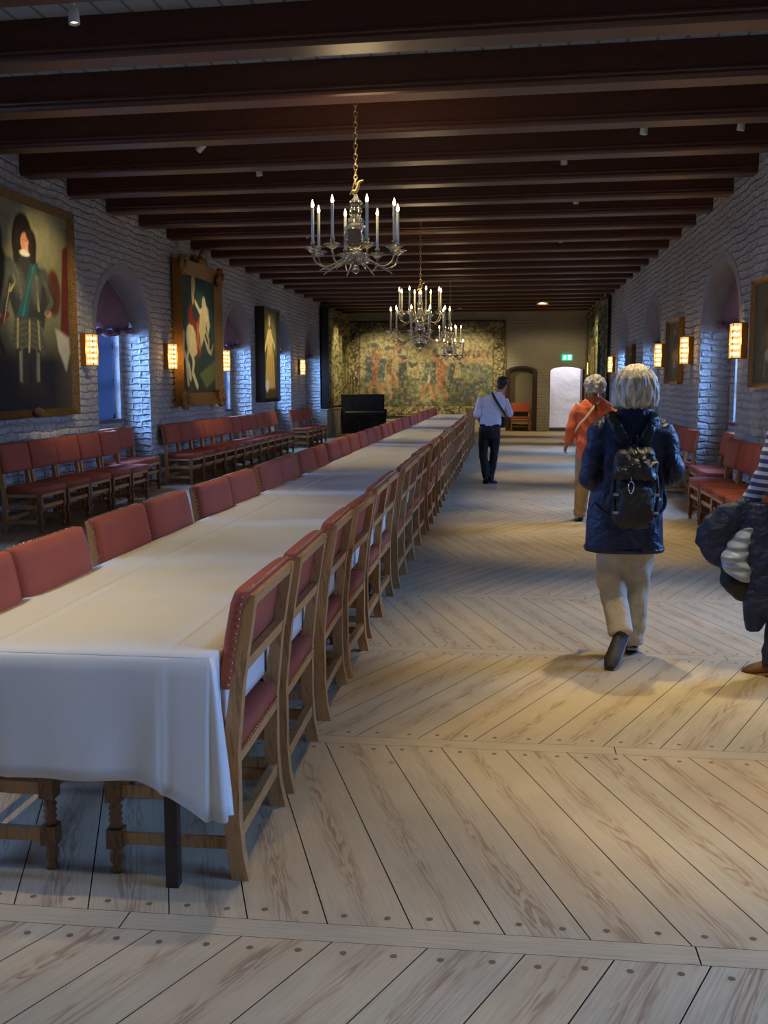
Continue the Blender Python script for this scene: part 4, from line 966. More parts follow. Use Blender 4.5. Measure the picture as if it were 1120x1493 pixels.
for y,l in ((31.35,'pale low cabinet under the left tapestry, nearer one'),(33.2,'pale low cabinet under the left tapestry, farther one beside the piano')):
    r=empty('low_cabinet',(XL,y,0),0,l,'cabinet','low cabinets under the tapestry')
    b=MB(); b.box((.01,-.85,0),(.22,.85,.82),bev=.006); b.box((.01,-.87,.82),(.25,.87,.86)); b.build('body',M_PALE,r)
    for yy in (-.42,.42): b=MB(); b.box((.22,yy-.38,.06),(.236,yy+.38,.78),bev=.004); b.build('door',M_PALE,r)
# ceiling spotlights
pn=1
for i,(x,y,w,ang,dx,dy) in enumerate(SPOTS):
    row='over the aisle' if x>0 else 'left of the aisle'
    n=[q for q in SPOTS if (q[0]>0)==(x>0)]; n=sorted(n,key=lambda q:q[1]); kk=n.index((x,y,w,ang,dx,dy))+1
    spot_lamp(i,x,y,w,ang,dx,dy,'white ceiling spotlight %s, %s from the near end'%(row,ordn(kk)))
nm=['aimed at the armour portrait','aimed at the rider portrait','aimed at the pale-robed portrait','aimed at the left tapestry','aimed at the left half of the end tapestry','aimed at the right half of the end tapestry','aimed at the far doors','aimed at the right tapestry','aimed at the nearest right picture']
for (x,y,w,tg,ang),l in zip(WASH,nm):
    d=Vector(tg)-Vector((x,y,ZC)); d=d/abs(d.z)*3.0; spot_lamp(0,x,y,w,ang,d.x,d.y,'small ceiling spotlight '+l)
# ================================================================ PEOPLE
def fuse(mb,name,mats,parent,vox=.009,smooth=6,disp=None,sfac=.6):
    me=mb.mesh(name+'_raw',mats); o=bpy.data.objects.new(name,me); C.objects.link(o)
    m=o.modifiers.new('r','REMESH'); m.mode='VOXEL'; m.voxel_size=vox; m.use_smooth_shade=True
    s=o.modifiers.new('s','SMOOTH'); s.factor=sfac; s.iterations=smooth
    dg=bpy.context.evaluated_depsgraph_get(); dg.update(); ne=bpy.data.meshes.new_from_object(o.evaluated_get(dg)); o.modifiers.clear(); o.data=ne; ne.name=name; bpy.data.meshes.remove(me)
    if disp:
        n=len(ne.vertices); co=np.empty(n*3); ne.vertices.foreach_get('co',co); nr=np.empty(n*3); ne.vertices.foreach_get('normal',nr)
        co=co.reshape(-1,3); nr=nr.reshape(-1,3); co+=nr*disp(co)[:,None]; ne.vertices.foreach_set('co',co.ravel()); ne.update()
    ne.polygons.foreach_set('use_smooth',[True]*len(ne.polygons))
    if not ne.materials: ne.materials.append(mats)
    o.parent=parent; return o
def ering(c,rx,ry,n=20,p=2.4,rot=0):
    """superellipse ring in the xy-plane"""
    out=[]
    for k in range(n):
        a=2*PI*k/n; ca,sa=math.cos(a),math.sin(a)
        x=rx*math.copysign(abs(ca)**(2/p),ca); y=ry*math.copysign(abs(sa)**(2/p),sa)
        out.append((c[0]+x*math.cos(rot)-y*math.sin(rot),c[1]+x*math.sin(rot)+y*math.cos(rot),c[2]))
    return out
def hand(b,wrist,elbow,palmdir=Vector((0,1,0)),curl=.5,side=1,sc=1.0):
    """palm, four unequal curled fingers and a side thumb, continuing the forearm; palmdir = way the palm faces"""
    w=Vector(wrist); d=(w-Vector(elbow)).normalized(); pn=(palmdir-d*palmdir.dot(d)).normalized(); ac=d.cross(pn)*side   # across the palm, towards thumb
    k=w+d*.085*sc
    b.loft([[w+ac*(.026*math.cos(t))*sc+pn*(.018*math.sin(t))*sc for t in [2*PI*i/10 for i in range(10)]],
            [w+d*.04*sc+ac*(.038*math.cos(t))*sc+pn*(.015*math.sin(t))*sc for t in [2*PI*i/10 for i in range(10)]],
            [k+ac*(.041*math.cos(t))*sc+pn*(.012*math.sin(t))*sc for t in [2*PI*i/10 for i in range(10)]]])
    for i,(o,L) in enumerate(((.031,.070),(.0105,.080),(-.0105,.074),(-.031,.058))):
        p=k+ac*o*sc-d*.008; pts=[p]; a=curl*.35
        for s,ln in ((0,.42),(1,.32),(2,.26)):
            dd=(d*math.cos(a)+pn*math.sin(a)); p=p+dd*L*ln*sc; pts.append(p); a+=curl*.75
        b.tube(pts,[.0095*sc,.009*sc,.0085*sc,.007*sc],8)
    p=w+d*.02*sc+ac*.022*sc; q=p+(d*.6+ac*.75+pn*.3).normalized()*.042*sc; r=q+(d*.95+ac*.1+pn*.35).normalized()*.034*sc; s=r+(d*.9+pn*.4-ac*.1).normalized()*.026*sc
    b.tube([p,q,r,s],[.013*sc,.0115*sc,.010*sc,.008*sc],8)
def head(b,c,tilt=Matrix.Identity(3),s=1.0,back=-1):
    """head facing local +y"""
    def T(p): return Vector(c)+tilt@(Vector(p)*s)
    def E(p,r,n=14,m=10): 
        b.ell(T(p),[x*s for x in r],n,m,rot=tilt)
    E((0,-.012,.02),(.073,.092,.098)); E((0,.02,-.035),(.058,.068,.075)); E((0,.055,-.085),(.028,.026,.024)); E((0,.03,-.07),(.045,.05,.035))
    E((0,.088,-.012),(.012,.018,.026)); E((0,.098,-.026),(.015,.013,.011)); E((0,.083,.028),(.045,.012,.010))
    E((0,.083,-.052),(.024,.010,.006)); E((0,.081,-.062),(.020,.010,.006))
    for x in (-.028,.028): E((x,.078,.010),(.013,.010,.009))
    for x in (-1,1): E((x*.076,-.008,-.008),(.009,.018,.030),8,6)
    return T
def eyes(T,parent,s=1.0):
    b=MB()
    for x in (-.028,.028): b.ell(T((x,.083,.010)),(.0085*s,.0065*s,.006*s),8,6)
    b.build('eyes',newmat('eye_white',srgb(225,220,212),.2) if 'eye_white' not in bpy.data.materials else bpy.data.materials['eye_white'],parent)
    b=MB()
    for x in (-.028,.028): b.ell(T((x,.0895,.010)),(.004*s,.002*s,.004*s),6,4)
    b.build('pupils',M_BLACK,parent)
def skin(name,c):
    m=newmat(name,c,.5); m.node_tree.nodes['Principled BSDF'].inputs['Subsurface Weight'].default_value=.12; m.node_tree.nodes['Principled BSDF'].inputs['Subsurface Radius'].default_value=(.02,.008,.004)
    t=NT(m); tc=t.n('ShaderNodeTexCoord'); n=t.n('ShaderNodeTexNoise',i_Scale=28.,i_Detail=3.); t.l(tc.outputs['Object'],n.inputs['Vector']); t.l(t.ramp(n.outputs['Fac'],[(.3,tuple(x*.86 for x in c)),(.7,c)]),t.b.inputs['Base Color']); return m
def hairmat(name,c1,c2,sc=(60,60,8)):
    m=newmat(name,c1,.5); t=NT(m); tc=t.n('ShaderNodeTexCoord'); mp=t.n('ShaderNodeMapping'); mp.inputs['Scale'].default_value=sc; t.l(tc.outputs['Object'],mp.inputs[0])
    n=t.n('ShaderNodeTexNoise',i_Scale=1.,i_Detail=4.,i_Roughness=.6); t.l(mp.outputs[0],n.inputs['Vector']); t.l(t.ramp(n.outputs['Fac'],[(.32,c2),(.58,c1)]),t.b.inputs['Base Color']); t.l(t.bump(n.outputs['Fac'],.6,.006),t.b.inputs['Normal']); return m
def body_base(b,hip,waist,chest,neck,hc,legs,arms,k=1.0):
    """torso + limbs as closed volumes, fused later into one skin"""
    H,Wt,Ch,N=map(Vector,(hip,waist,chest,neck))
    b.loft([ering(H+Vector((0,0,-.10)),.10*k,.08*k),ering(H,.145*k,.095*k),ering(Wt,.115*k,.08*k),ering(Ch,.145*k,.095*k),ering(Ch+Vector((0,0,.12)),.15*k,.085*k),ering(N+Vector((0,0,-.03)),.07*k,.06*k)])
    b.tube([N-Vector((0,0,.06)),N,Vector(hc)-Vector((0,0,.05))],[.058,.052,.05],12)
    for (h,kn,an,toe) in legs:
        b.tube(cr([h,(Vector(h)+Vector(kn))/2+Vector((0,.01,0)),kn,(Vector(kn)*.6+Vector(an)*.4)+Vector((0,-.015,0)),an],4),[.080*k+( -.0)*0]*1+[x*k for x in np.interp(np.linspace(0,1,16),[0,.25,.5,.62,.8,1],[.080,.072,.052,.052,.042,.030])],12)
        an=Vector(an); toe=Vector(toe); fd=(toe-an).normalized(); fs=fd.cross(Vector((0,0,1))).normalized(); fu=fs.cross(fd)
        b.tube([an,an+(toe-an)*.25-fu*.03,an+(toe-an)*.6-fu*.032,an+(toe-an)*.8-fu*.033],[.030,.020,.018,.012],10)
    for (s,e,w) in arms:
        s=Vector(s)+Vector((-.03 if s[0]>0 else .03,0,-.025))
        b.tube(cr([s,(Vector(s)+Vector(e))/2,e,(Vector(e)+Vector(w))/2,w],4),list(np.interp(np.linspace(0,1,17),[0,.2,.5,.65,1],[.034,.042,.038,.038,.026])),10)
def trousers(hip,legs,rt,rk,rh,parent,mat,k=1.0,ztop=.12,amp=.006,vox=.011):
    b=MB(); H=Vector(hip)
    b.loft([ering(H+Vector((0,0,-.14)),.145*k,.105*k),ering(H+Vector((0,0,-.02)),.172*k,.12*k),ering(H+Vector((0,0,ztop)),.155*k,.11*k)])
    for (h,kn,an,_) in legs:
        h,kn,an=map(Vector,(h,kn,an)); e=an+(an-kn).normalized()*.025
        b.tube(cr([h,(h+kn)/2,kn,(kn+an)/2+Vector((0,-.012,0)),e],5),list(np.interp(np.linspace(0,1,21),[0,.3,.5,.75,1],[rt*1.04,rt*.92,rk,(rk+rh)/2,rh])),16)
    return fuse(b,'trousers',mat,parent,vox,5,lambda c: amp*np.sin(c[:,2]*38+c[:,0]*21+3*np.sin(c[:,1]*19))*np.exp(-((c[:,2]-.47)/.13)**2)+amp*.8*np.sin(c[:,2]*60+c[:,0]*30)*np.exp(-((c[:,2]-.14)/.08)**2)+.003*np.sin(c[:,0]*50+c[:,2]*8))
def shoe(ankle,toe,name,mat,parent,sole=None,s=1.0,high=.05):
    a=Vector(ankle); t=Vector(toe); d=(t-a); L=d.length; d.normalize()
    b=MB(); side=d.cross(Vector((0,0,1))).normalized(); up=side.cross(d).normalized()
    heel=a-d*.05*s-up*.035*s
    def ring(p,rx,rz): return [p+side*rx*math.cos(2*PI*i/14)+up*(rz*math.sin(2*PI*i/14) if math.sin(2*PI*i/14)>0 else rz*.55*math.sin(2*PI*i/14)) for i in range(14)]
    b.loft([ring(heel,.022*s,.03*s),ring(heel+d*.02*s,.034*s,.05*s),ring(heel+d*.07*s,.037*s,.062*s),ring(heel+d*(.5*(L+.06)),.041*s,.047*s),ring(heel+d*(.78*(L+.06)),.046*s,.036*s),ring(heel+d*(L+.05),.03*s,.02*s)])
    b.tube([a-up*.02,a+up*high],[.040*s,.044*s],12)
    o=fuse(b,name,mat,parent,.008,3)
    b=MB(); q=heel-up*.028*s
    def ol(p,w,z): return [p+side*w-up*z,p-side*w-up*z,p-side*w-up*(z+.014),p+side*w-up*(z+.014)]
    b.loft([ol(q+d*(-.008),.026*s,-.01),ol(q+d*.04,.037*s,-.01),ol(q+d*(.45*L),.036*s,-.01),ol(q+d*(.8*(L+.04)),.047*s,-.01),ol(q+d*(L+.05),.03*s,-.014)],0,False); b.build('sole',sole or M_BLACK,o)
    return o
# ---------------- woman in navy jacket (walking away, backpack)
def woman_blue():
    r=empty('person',(.715,6.05,0),0,'person walking away in navy jacket and beige trousers, bobbed grey-blonde hair','person')
    legs=[((-.085,0,.86),(-.085,.01,.47),(-.045,-.17,.20),(-.13,-.33,.045)),((.085,0,.86),(.070,.06,.47),(.055,.10,.085),(.075,.29,.03))]
    arms=[((-.155,-.01,1.37),(-.225,-.05,1.07),(-.15,.19,1.03)),((.165,-.01,1.37),(.235,-.04,1.09),(.16,.20,1.05))]
    sk=skin('fair_skin',srgb(206,150,122)); b=MB(); hc=(.02,.035,1.575)
    body_base(b,(0,0,.88),(0,.01,1.05),(0,.0,1.24),(.01,.0,1.44),hc,legs,arms,.95)
    T=head(b,hc,s=.98)
    for (s,e,w),sd in zip(arms,(-1,1)): hand(b,w,e,Vector((-sd*1.0,0,0)),.9,sd,.95)
    fuse(b,'body',sk,r,.008,3); eyes(T,r,.98)
    nav=fabric('navy_shell_fabric',srgb(14,27,60),.45,240,.15,0,.15,7,.55)
    b=MB(); c=-.02
    b.loft([ering((c,.0,.645),.222,.145,28),ering((c,.0,.66),.228,.15,28),ering((c,0,.80),.222,.148,28),ering((c+.005,.0,.95),.208,.142,28),ering((.0,.0,1.08),.195,.137,28),ering((.005,-.005,1.20),.196,.135,28),ering((.005,-.005,1.30),.195,.125,28),ering((.005,-.005,1.365),.182,.112,28),ering((.005,-.003,1.40),.150,.10,28),ering((.008,.0,1.432),.112,.09,28),ering((.012,.005,1.455),.082,.082,28),ering((.015,.01,1.50),.080,.080,28)])
    for (s,e,w) in arms:
        s,e,w=map(Vector,(s,e,w)); b.tube(cr([s+Vector((-.05 if s.x>0 else .05,0,-.01)),s+Vector((.012 if s.x>0 else -.012,0,-.03)),(s+e)/2,e,(e+w)/2,w+ (w-e)*.02],5),list(np.interp(np.linspace(0,1,26),[0,.2,.4,.6,.8,1],[.05,.070,.074,.068,.060,.05])),16)
    jk=fuse(b,'jacket',nav,r,.010,4,lambda q: .006*np.sin(q[:,2]*42+q[:,0]*30+4*np.sin(q[:,0]*9))*np.clip((q[:,2]-.9)*4,0,1)*np.clip(np.abs(q[:,0])*9-.7,.2,1)+.005*np.sin(q[:,0]*26+q[:,2]*7)*np.clip((1.1-q[:,2])*3,0,1))
    b=MB(); b.loft([ering((c,.0,.638),.226,.149,28),ering((c,.0,.655),.232,.154,28),ering((c,.0,.665),.230,.152,28)]); b.build('hem_cord',nav,jk)
    trousers((0,0,.84),legs,.098,.082,.068,r,fabric('beige_cotton',srgb(188,178,156),.8,200,.08,0,.2,6,.35))
    sh=fabric('dark_trainer',srgb(52,46,40),.6,90,.3); so=newmat('grey_sole',srgb(120,120,124),.6)
    for l in legs: shoe(l[2],l[3],'shoe',sh,r,so,1.0)
    # hair: bob
    hm=hairmat('grey_blonde_hair',srgb(226,212,182),srgb(146,130,102),(70,70,9)); b=MB()
    b.loft([ering((.015,.0,1.462),.100,.088,28,2.0),ering((.015,-.012,1.475),.124,.108,28,2.1),ering((.018,-.018,1.52),.130,.122,28,2.1),ering((.02,-.018,1.58),.126,.125,28),ering((.02,-.012,1.635),.112,.118,28,2.1),ering((.02,-.005,1.68),.082,.09,28,2.0),ering((.02,0,1.705),.045,.05,28,2.0),ering((.02,0,1.712),.012,.012,28,2.0)])
    def hd(q):
        a=np.arctan2(q[:,0]-.02,-(q[:,1]))
        return .0045*np.sin(a*13+3*np.sin(q[:,2]*14))+.003*np.sin(a*29+q[:,2]*20)
    o=fuse(b,'hair',hm,r,.007,3,hd)
    # open the front of the hair so the face shows
    bm=bmesh.new(); bm.from_mesh(o.data); kill=[v for v in bm.verts if v.co.y>.075 and 1.47<v.co.z<1.625 and abs(v.co.x-.02)<.055]; bmesh.ops.delete(bm,geom=kill,context='VERTS'); bm.to_mesh(o.data); bm.free()
    return r
woman_blue()
# backpack on her back
def backpack():
    bk=fabric('black_ripstop',srgb(10,11,16),.55,260,.2,0,.2,8,.6); gl=fabric('glossy_olive_black_nylon',srgb(26,26,27),.36,200,.3,0,.2,12,.8)
    r=empty('backpack',(.715,6.05,.80),0,'black backpack with hanging carabiner, worn on the navy jacket','backpack')
    def z(v): return v-.80
    b=MB(); b.loft([ering((0,-.22,z(.80)),.075,.05,24,3),ering((.0,-.225,z(.825)),.112,.078,24,3),ering((0,-.235,z(.92)),.122,.095,24,3),ering((0,-.23,z(1.04)),.122,.092,24,3),ering((.0,-.225,z(1.14)),.115,.085,24,3),ering((.005,-.21,z(1.22)),.10,.065,24,2.6),ering((.005,-.20,z(1.26)),.06,.04,24,2.6)])
    fuse(b,'main_bag',bk,r,.009,4,lambda q: .006*np.sin(q[:,2]*46+q[:,0]*34+2*np.sin(q[:,0]*40)))
    b=MB(); b.loft([ering((0,-.325,z(.83)),.07,.02,20,3),ering((0,-.34,z(.86)),.092,.032,20,3),ering((0,-.345,z(.95)),.096,.036,20,3),ering((0,-.335,z(1.03)),.088,.025,20,3),ering((0,-.325,z(1.05)),.07,.012,20,3)])
    fuse(b,'front_pocket',bk,r,.008,3,lambda q: .004*np.sin(q[:,0]*60+q[:,2]*30))
    b=MB(); b.loft([ering((-.005,-.30,z(1.075)),.11,.045,22,3),ering((-.005,-.305,z(1.10)),.122,.05,22,3),ering((0,-.285,z(1.17)),.118,.052,22,3),ering((0,-.25,z(1.225)),.105,.055,22,3),ering((.005,-.21,z(1.255)),.08,.045,22,2.6)])
    fuse(b,'top_flap',gl,r,.008,3,lambda q: .004*np.sin(q[:,2]*70+q[:,0]*55+5*np.sin(q[:,0]*26))+.002*np.sin(q[:,0]*110+q[:,2]*40))
    for s in (-1,1):
        x=s*.095
        b=MB(); b.tube(cr([(s*.05,-.17,z(1.27)),(x,-.155,z(1.36)),(s*.118,-.09,z(1.41)),(s*.125,-.01,z(1.435)),(s*.13,.08,z(1.40)),(s*.135,.13,z(1.28)),(s*.14,.145,z(1.10))],6),[(.030,.008)]*37,10,up=Vector((0,1,0))); b.build('shoulder_strap',gl,r)
        b=MB(); b.tube(cr([(s*.115,-.24,z(.87)),(s*.17,-.17,z(.90)),(s*.2,-.05,z(.94)),(s*.2,.06,z(1.0))],5),[(.012,.003)]*16,8); b.build('lower_strap',bk,r)
        b=MB(); b.tube(cr([(s*.112,-.29,z(1.10)),(s*.118,-.315,z(1.0)),(s*.108,-.32,z(.90))],5),[(.009,.003)]*11,8,up=Vector((0,1,0))); b.build('compression_strap',bk,r)
        for zz in (1.0,.90): b=MB(); b.box((s*.108-.014,-.352,z(zz)-.007),(s*.108+.014,-.335,z(zz)+.007),bev=.003); b.build('buckle',newmat('grey_buckle',srgb(140,140,138),.4) if 'grey_buckle' not in bpy.data.materials else bpy.data.materials['grey_buckle'],r)
    b=MB(); b.tube(cr([(-.02,-.16,z(1.26)),(-.015,-.17,z(1.31)),(.015,-.17,z(1.31)),(.02,-.16,z(1.26))],5),.006,8); b.build('grab_loop',bk,r)
    b=MB(); pts=[(-.035+.014*math.cos(a)*(1.0),-.395,z(1.045)+.032*math.sin(a)) for a in [2*PI*i/16 for i in range(17)]]; b.tube(pts,.0035,6); b.tube([(-.035,-.39,z(1.10)),(-.035,-.394,z(1.075))],.004,6); b.build('carabiner',newmat('silver_metal',srgb(200,200,200),.25,1),r)
backpack()
# ---------------- person in orange jumper
def orange():
    r=empty('person',(1.0,12.15,0),0,'person walking away in orange jumper and tan trousers, short curly grey hair','person')
    legs=[((-.085,0,.86),(-.10,.02,.48),(-.115,.03,.085),(-.135,.22,.03)),((.085,0,.86),(.10,-.02,.46),(.02,-.22,.14),(.01,-.13,.02))]
    arms=[((-.17,0,1.36),(-.245,-.01,1.06),(-.285,.07,.90)),((.19,0,1.36),(.27,0,1.10),(.24,.14,.90))]
    sk=skin('ruddy_skin',srgb(196,124,96)); b=MB(); hc=(.02,.03,1.565)
    body_base(b,(-.01,0,.88),(0,.01,1.05),(.02,.0,1.24),(.02,.0,1.43),hc,legs,arms,.95); T=head(b,hc,s=1.0)
    for (s,e,w),sd in zip(arms,(-1,1)): hand(b,w,e,Vector((-sd*.9,.4,0)),.6,sd,.95)
    fuse(b,'body',sk,r,.008,3); eyes(T,r)
    om=fabric('orange_knit',srgb(242,122,74),.85,120,.12,0,.5,5,.3); b=MB()
    b.loft([ering((.0,.0,.745),.168,.125,24),ering((.0,.0,.76),.176,.13,24),ering((.0,0,.92),.185,.135,24),ering((.01,0,1.1),.192,.135,24),ering((.015,-.005,1.25),.20,.13,24),ering((.015,-.005,1.34),.195,.12,24),ering((.02,0,1.40),.15,.10,24),ering((.02,0,1.44),.085,.08,24),ering((.02,0,1.455),.07,.07,24)])
    for (s,e,w) in arms:
        s,e,w=map(Vector,(s,e,w)); cu=e+(w-e)*.70; b.tube(cr([s+Vector((.03 if s.x<0 else -.03,0,0)),(s+e)/2,e,cu],5),list(np.interp(np.linspace(0,1,16),[0,.2,.6,1],[.066,.070,.064,.056])),14); b.tube([cu-(w-e)*.12,cu],[.064,.062],14)
    fuse(b,'jumper',om,r,.010,4,lambda q: .005*np.sin(q[:,2]*36+q[:,0]*30+3*np.sin(q[:,0]*14)))
    trousers((-.005,0,.82),legs,.100,.085,.078,r,fabric('tan_cotton',srgb(172,146,106),.8,200,.1))
    for l in legs: shoe(l[2],l[3],'shoe',newmat('white_trainer',srgb(190,190,190),.5) if 'white_trainer' not in bpy.data.materials else bpy.data.materials['white_trainer'],r)
    hm=hairmat('curly_grey_hair',srgb(208,200,188),srgb(136,128,118),(40,40,40)); b=MB(); rn=random.Random(4)
    b.ell((.02,-.012,1.60),(.105,.112,.098),18,12)
    for i in range(110):
        a=rn.uniform(0,2*PI); ph=rn.uniform(-.5,1.5); x=math.cos(a)*math.cos(ph); y=math.sin(a)*math.cos(ph); zz=math.sin(ph)
        if y>.5 and zz<.35: continue
        b.ell((.02+x*.108,-.012+y*.115,1.595+zz*.095),(rn.uniform(.018,.03),)*3,8,6)
    for i in range(26): a=rn.uniform(PI*1.05,PI*1.95); b.ell((.02+math.cos(a)*.10,-.01+math.sin(a)*.10,1.525+rn.uniform(-.012,.015)),(.022,)*3,8,6)
    fuse(b,'hair',hm,r,.008,2)
    q=empty('crossbody_bag',(1.0,12.15,.78),0,'small crossbody bag on a pale strap across the orange jumper','bag'); b=MB(); 
    b.tube(cr([(.08,.02,.68),(.06,-.085,.625),(.0,-.142,.56),(-.08,-.155,.45),(-.16,-.13,.35),(-.20,-.04,.26),(-.17,.10,.22),(-.02,.16,.34),(.08,.12,.56),(.08,.02,.68)],6),[(.016,.004)]*55,8); b.build('strap',newmat('pale_strap',srgb(222,190,150),.6),q)
    b=MB(); b.box((-.08,.15,.06),(.12,.215,.25),bev=.02); b.build('pouch',newmat('brown_leather',srgb(84,58,42),.5),q)
    b=MB(); b.box((.005,-.165,.52),(.035,-.145,.60),bev=.006); b.build('strap_buckle',newmat('dark_buckle',srgb(90,60,40),.5),q)
orange()
# ---------------- man in white shirt
def man():
    r=empty('person',(-.25,16.65,0),0,'person in white shirt and black trousers standing beside the table, black shoulder strap','person')
    legs=[((-.08,0,.90),(-.10,.02,.50),(-.05,-.02,.12),(-.07,.13,.03)),((.075,0,.90),(.075,.06,.50),(.02,.05,.085),(.13,.22,.03))]
    arms=[((-.13,0,1.39),(-.20,-.03,1.13),(-.145,.13,.96)),((.22,.03,1.36),(.31,.05,1.13),(.23,.22,1.25))]
    sk=skin('tanned_skin',srgb(190,132,104)); b=MB(); hc=(.20,.03,1.60); tl=Euler((R(-8),R(12),R(-35))).to_matrix()
    body_base(b,(0,0,.92),(.02,.0,1.08),(.05,.0,1.26),(.12,.0,1.45),hc,legs,arms,1.0); T=head(b,hc,tl,1.0)
    hand(b,arms[0][2],arms[0][1],Vector((.8,.3,0)),.7,-1); hand(b,arms[1][2],arms[1][1],Vector((-1,0,0)),.9,1)
    fuse(b,'body',sk,r,.009,3); eyes(T,r)
    wm=fabric('white_shirt_cotton',srgb(212,214,228),.7,200,.04,0,.15,5,.4); b=MB()
    b.loft([ering((.0,.0,.935),.165,.12,24),ering((.01,0,.95),.172,.125,24),ering((.02,0,1.1),.168,.125,24),ering((.045,0,1.25),.185,.125,24),ering((.05,0,1.35),.185,.115,24),ering((.075,0,1.41),.15,.095,24),ering((.11,0,1.455),.075,.072,24),ering((.12,0,1.48),.064,.064,24)])
    s,e,w=map(Vector,arms[0]); b.tube(cr([s,(s+e)/2,e,e+(w-e)*.25],5),[.070]*6+[.064]*6+[.055]*4,14)
    s,e,w=map(Vector,arms[1]); b.tube(cr([s,(s+e)/2,e,e+(w-e)*.7],5),[.070]*6+[.064]*6+[.05]*4,14)
    fuse(b,'shirt',wm,r,.010,4,lambda q: .003*np.sin(q[:,2]*40+q[:,0]*34+3*np.sin(q[:,0]*18)))
    trousers((0,0,.87),legs,.095,.07,.058,r,fabric('black_trouser_cloth',srgb(12,12,15),.7,200,.2),1.0,.08,.003)
    for l in legs: shoe(l[2],l[3],'shoe',newmat('dark_shoe',srgb(26,34,46),.4) if 'dark_shoe' not in bpy.data.materials else bpy.data.materials['dark_shoe'],r)
    hm=hairmat('dark_brown_hair',srgb(46,34,28),srgb(24,18,15)); b=MB()
    b.ell(Vector(hc)+tl@Vector((0,-.022,.035)),(.088,.102,.092),18,12,rot=tl); b.ell(Vector(hc)+tl@Vector((0,-.055,-.03)),(.070,.055,.065),16,10,rot=tl); b.ell(Vector(hc)+tl@Vector((0,.05,.085)),(.06,.045,.03),14,8,rot=tl)
    fuse(b,'hair',hm,r,.008,2,lambda q:.003*np.sin(q[:,0]*90+q[:,2]*60))
    b=MB(); b.box((-.16,-.118,.935),(.16,.118,.965),bev=.012); b.build('belt',M_BLACK,r)
    q=empty('shoulder_bag',(-.25,16.65,.95),0,'small black bag on a diagonal strap worn over the white shirt','bag'); b=MB()
    b.tube(cr([(.04,.0,.525),(.05,-.085,.48),(.10,-.132,.39),(.17,-.13,.28),(.235,-.07,.18),(.24,.04,.12),(.15,.135,.10),(.02,.14,.25),(.0,.10,.45),(.04,.0,.525)],6),[(.020,.005)]*55,8); b.build('strap',newmat('black_strap',srgb(20,20,24),.6),q)
    b=MB(); b.box((.05,.14,-.05),(.25,.20,.12),bev=.02); b.build('pouch',bpy.data.materials['black_strap'],q)
man()
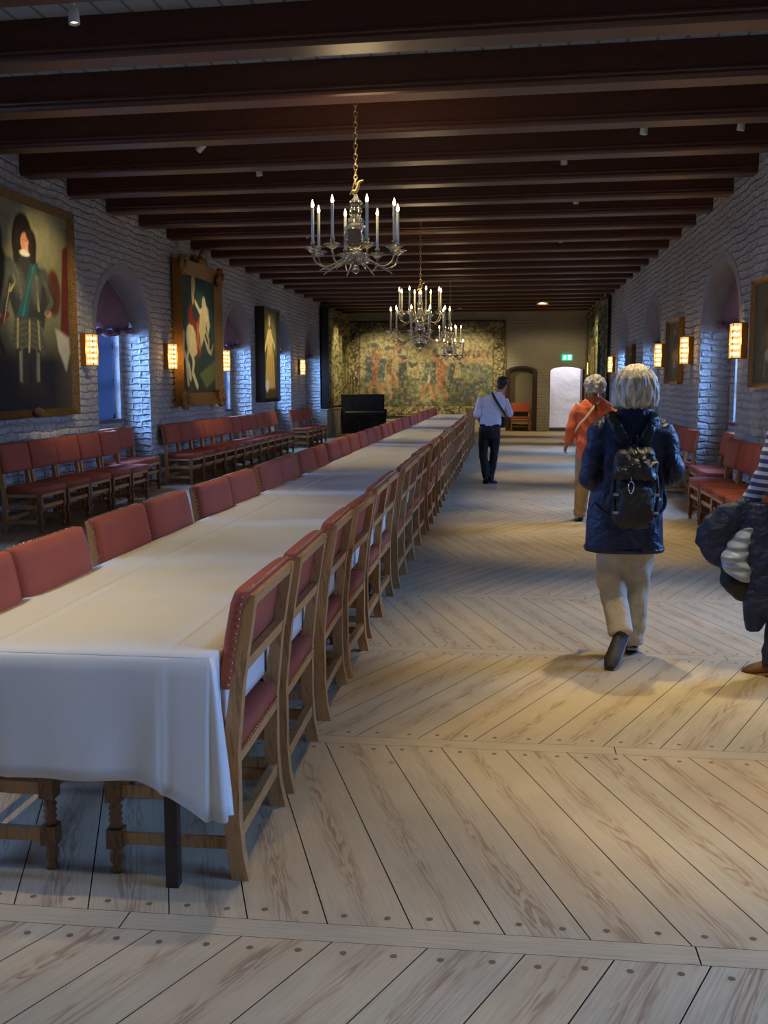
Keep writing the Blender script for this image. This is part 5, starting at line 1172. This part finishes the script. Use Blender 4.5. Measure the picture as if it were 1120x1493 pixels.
# ---------------- person in striped top at the right edge
def striped():
    r=empty('person',(1.66,5.78,0),0,'person at the right edge in blue-and-white striped top and dark jeans','person')
    legs=[((-.10,0,.88),(-.13,.03,.48),(-.17,-.05,.085),(-.32,.06,.03)),((.085,0,.88),(.09,.06,.48),(.10,.10,.085),(.11,.30,.03))]
    arms=[((-.165,0,1.40),(-.25,-.03,1.13),(-.335,.07,.90)),((.18,0,1.38),(.26,0,1.10),(.22,.16,.92))]
    sk=skin('light_skin',srgb(200,146,118)); b=MB(); hc=(0,.03,1.585)
    body_base(b,(0,0,.90),(0,.01,1.07),(0,.0,1.25),(0,.0,1.45),hc,legs,arms,.95); T=head(b,hc)
    hand(b,arms[0][2],arms[0][1],Vector((.5,.8,0)),1.0,-1,.9); hand(b,arms[1][2],arms[1][1],Vector((-1,0,0)),.8,1,.95)
    fuse(b,'body',sk,r,.009,3); eyes(T,r)
    m=newmat('striped_knit',(1,1,1),.8); t=NT(m); tc=t.n('ShaderNodeTexCoord'); sp=t.n('ShaderNodeSeparateXYZ'); t.l(tc.outputs['Object'],sp.inputs[0])
    v=t.math('ADD',sp.outputs[2],t.math('MULTIPLY',sp.outputs[0],.10)); fr=t.math('FRACT',t.math('MULTIPLY',v,23.0))
    t.l(t.ramp(fr,[(.0,srgb(212,208,214)),(.40,srgb(212,208,214)),(.46,srgb(74,78,112)),(.95,srgb(74,78,112)),(1,srgb(212,208,214))]),t.b.inputs['Base Color'])
    b=MB(); b.loft([ering((0,0,.80),.175,.13,24),ering((0,0,.95),.18,.13,24),ering((0,0,1.1),.172,.125,24),ering((0,0,1.27),.185,.125,24),ering((0,0,1.37),.175,.11,24),ering((0,0,1.42),.14,.095,24),ering((0,0,1.455),.075,.07,24)])
    for (s,e,w) in arms:
        s,e,w=map(Vector,(s,e,w)); b.tube(cr([s,(s+e)/2,e,(e+w)/2,w],5),list(np.interp(np.linspace(0,1,21),[0,.2,.5,.8,1],[.068,.066,.060,.052,.042])),14)
    fuse(b,'striped_top',m,r,.010,4,lambda q:.004*np.sin(q[:,2]*44+q[:,0]*30))
    trousers((0,0,.85),legs,.10,.078,.068,r,fabric('dark_denim',srgb(24,34,62),.75,160,.2))
    for l in legs: shoe(l[2],l[3],'shoe',newmat('brown_suede',srgb(110,78,56),.8) if 'brown_suede' not in bpy.data.materials else bpy.data.materials['brown_suede'],r,newmat('tan_sole',srgb(150,120,90),.7))
    hm=hairmat('brown_hair',srgb(110,84,60),srgb(60,44,32)); b=MB(); b.ell((0,-.015,1.61),(.095,.11,.10),18,12); b.ell((0,-.04,1.54),(.085,.07,.08),16,10); fuse(b,'hair',hm,r,.009,2)
    # coats over the arm
    q=empty('coat',(1.30,5.72,.60),0,'navy coat with silver quilted lining draped over the striped arm','coat')
    nv=fabric('navy_quilt',srgb(18,32,66),.6,120,.25,0,.4,10,.8); sv=newmat('silver_quilted_lining',srgb(158,170,186),.4,.1)
    t=NT(sv); tc=t.n('ShaderNodeTexCoord'); w=t.n('ShaderNodeTexWave',wave_type='BANDS',bands_direction='Z',i_Scale=6.,i_Distortion=2.); t.l(tc.outputs['Object'],w.inputs['Vector']); t.l(t.bump(w.outputs['Fac'],.8,.02),t.b.inputs['Normal'])
    b=MB()
    # tail hanging from the forearm
    b.loft([ering((.04,.0,.36),.075,.07,20,2.6),ering((.045,-.01,.28),.095,.085,20,2.6),ering((.06,-.01,.10),.105,.09,20,2.6),ering((.085,0,-.08),.10,.085,20,2.6),ering((.09,0,-.22),.085,.07,20,2.6),ering((.065,0,-.34),.035,.04,20,2.4)])
    # collar loop swung out to the left
    b.tube(cr([(.02,-.02,.33),(-.07,-.05,.305),(-.155,-.05,.235),(-.185,-.04,.15),(-.15,-.03,.085),(-.09,-.02,.07)],5),[(.045,.075)]*6+[(.05,.09)]*10+[(.04,.07)]*10,14)
    fuse(b,'shell',nv,q,.010,4,lambda p:.004*np.sin(p[:,2]*44+p[:,0]*30+3*np.sin(p[:,0]*25)))
    b=MB(); b.loft([ering((-.0,-.05,.235),.035,.05,18),ering((-.035,-.055,.16),.055,.055,18),ering((-.07,-.055,.07),.075,.06,18),ering((-.035,-.05,-.01),.07,.055,18),ering((.0,-.04,-.06),.04,.04,18)])
    fuse(b,'lining',sv,q,.009,3,lambda p:.004*np.sin(p[:,2]*85+p[:,0]*50))
    b=MB(); b.loft([ering((-.06,-.01,.04),.06,.05,18),ering((-.055,-.01,-.04),.075,.06,18),ering((-.02,-.01,-.13),.075,.06,18),ering((.02,0,-.17),.05,.05,18)]); fuse(b,'sleeve',fabric('black_quilt',srgb(14,16,22),.6,120,.3),q,.009,3,lambda p:.007*np.sin(p[:,2]*60))
striped()
